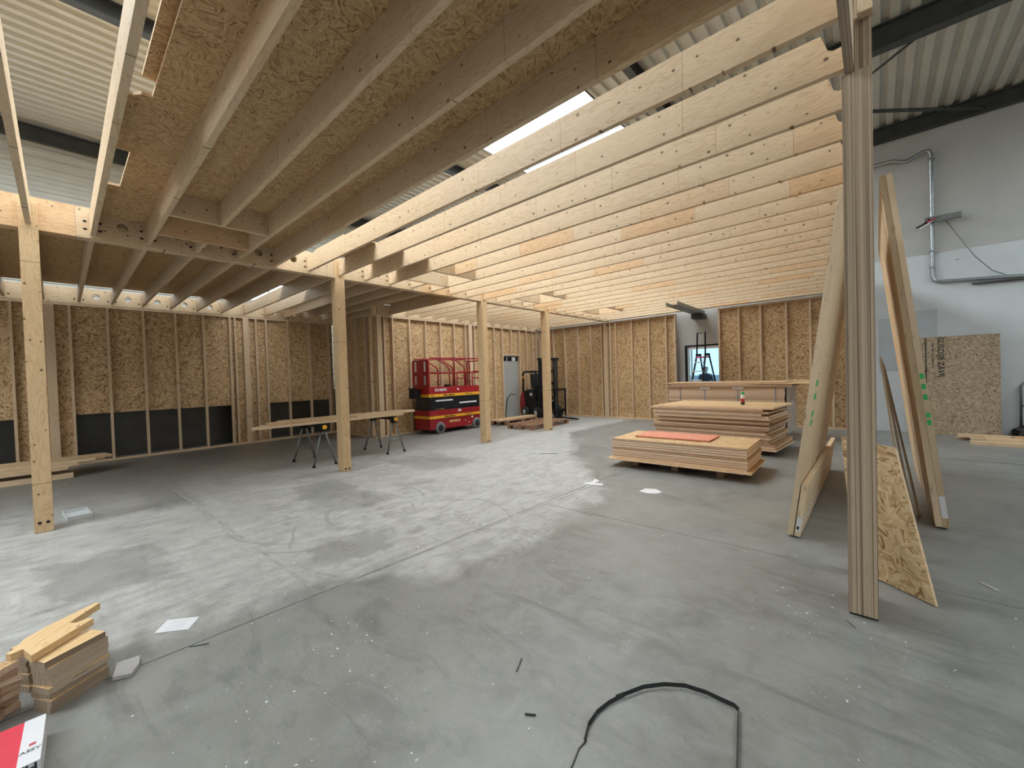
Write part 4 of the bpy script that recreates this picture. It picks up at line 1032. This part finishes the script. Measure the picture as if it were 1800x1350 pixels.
o = tube('wire', [(-.925, 1.43, .004), (-.93, 1.38, .003), (-.91, 1.3, .003), (-.90, 1.2, .003)], .0025, 'steel_dark', None, 6); tag(o, 'thin dark wire on the floor at the end of the strap', 'wire')
# chips of plaster and wood, too many to count
vs = []; fs = []
def chip(x, y, s, h):
    n = len(vs); k = random.randint(4, 6); a0 = random.uniform(0, 6)
    el = random.uniform(.4, 1)
    ang = random.uniform(0, PI)
    for lv in (0, 1):
        for i in range(k):
            rr = s*random.uniform(.7, 1.1)*(1 if lv == 0 else .75); px, py = rr*math.cos(a0+2*PI*i/k), rr*el*math.sin(a0+2*PI*i/k)
            vs.append((x+px*math.cos(ang)-py*math.sin(ang), y+px*math.sin(ang)+py*math.cos(ang), .0006+lv*h))
    fs.append(tuple(n+k+i for i in range(k)))
    for i in range(k): fs.append((n+i, n+(i+1) % k, n+k+(i+1) % k, n+k+i))
for i in range(620):
    if i < 130: x, y = random.gauss(-2.3, .5), random.gauss(.9, .4)
    elif i < 300: x, y = random.uniform(-3.2, .9), random.uniform(.3, 4.2)
    elif i < 370: x, y = random.gauss(-.25, .3), random.gauss(3.2, .35)
    else: x, y = random.uniform(-7.5, 2.5), random.uniform(.2, 9)
    if (-1.05 < x < -.35 and 1.15 < y < 2.08) or (-.2 < x < .05 and 3.2 < y < 3.62) or (-3.5 < x < -1.2 and y > 6): continue
    chip(x, y, random.choice((.0025, .003, .004, .004, .006, .009)), .0015)

o = pymesh('floor_chips', vs, fs, 'label_white'); tag(o, 'pale chips of plaster and wood scattered over the floor', 'debris', kind='stuff')

# ================================================================== PERSON OUTSIDE THE WINDOW
def person(loc, rz):
    J = [('pel', (0, 0, .92), .15), ('spi', (0, .01, 1.12), .14), ('che', (0, 0, 1.32), .165), ('nek', (0, .0, 1.475), .058), ('jaw', (0, .035, 1.55), .068), ('hed', (0, .012, 1.64), .092), ('top', (0, 0, 1.705), .075)]
    idx = {}; vs = []; rs = []; es = []
    def add(nm, co, rr, par):
        idx[nm] = len(vs); vs.append(co); rs.append(rr)
        if par: es.append((idx[par], idx[nm]))
    par = None
    for nm, co, rr in J: add(nm, co, rr, par); par = nm
    add('nose', (0, .115, 1.61), .018, 'hed')
    for s, t_ in ((-1, 'l'), (1, 'r')):
        add('ear'+t_, (s*.092, 0, 1.62), .018, 'hed')
        add('sh'+t_, (s*.19, 0, 1.40), .065, 'che'); add('el'+t_, (s*.25, .03, 1.13), .046, 'sh'+t_); add('wr'+t_, (s*.21, .20, .98), .032, 'el'+t_)
        add('pa'+t_, (s*.185, .27, .97), .036, 'wr'+t_)
        for fi in range(4): add('f%d%s' % (fi, t_), (s*(.185+.022*(fi-1.5)), .335-.008*abs(fi-1), .965), .010, 'pa'+t_); add('g%d%s' % (fi, t_), (s*(.185+.022*(fi-1.5)), .365-.008*abs(fi-1), .945), .009, 'f%d%s' % (fi, t_))
        add('th'+t_, (s*.135, .29, .975), .011, 'pa'+t_)
        add('hi'+t_, (s*.095, 0, .86), .098, 'pel'); add('kn'+t_, (s*.105, .02, .48), .062, 'hi'+t_); add('an'+t_, (s*.11, 0, .09), .042, 'kn'+t_); add('to'+t_, (s*.12, .14, .045), .040, 'an'+t_)
    me = bpy.data.meshes.new('body'); me.from_pydata(vs, es, [])
    o = bpy.data.objects.new('tmp', me); C.objects.link(o)
    mo = o.modifiers.new('s', 'SKIN'); 
    for i, rr in enumerate(rs): me.skin_vertices[0].data[i].radius = (rr, rr)
    me.skin_vertices[0].data[0].use_root = True
    o.modifiers.new('d', 'SUBSURF').levels = 2
    dg = bpy.context.evaluated_depsgraph_get(); m2 = bpy.data.meshes.new_from_object(o.evaluated_get(dg)); bpy.data.objects.remove(o)
    root = thing('person', 'person in dark clothes standing outside the window behind the ladder', 'person', loc, rz)
    for m in ('skin', 'jacket', 'trousers', 'black', 'hair'): m2.materials.append(MATS[m])
    for p in m2.polygons:
        p.use_smooth = True; c = p.center
        p.material_index = 3 if c.z < .10 else 2 if c.z < .93 and abs(c.x) < .21 and c.y < .17 else 0 if (c.z > 1.47 or c.y > .2) else 1
    b = newobj('body', m2, None, root)
    hv = lathe('hair', [(.070, -.09), (.096, -.05), (.104, .0), (.098, .045), (.072, .082), (.02, .098)], 'hair', root, 20, (0, -.028, 1.645)); 
    for s in (-1, 1): lathe('eye', [(.012, 0), (.008, .006)], 'ink', b, 8, (s*.034, .098, 1.635), (-PI/2, 0, 0))
    obox('mouth', (0, .098, 1.565), (.045, .006, .008), (0, 0, 0), 'ink_red', b)
    return root
person((-5.02, 17.0, -.05), PI+.3)
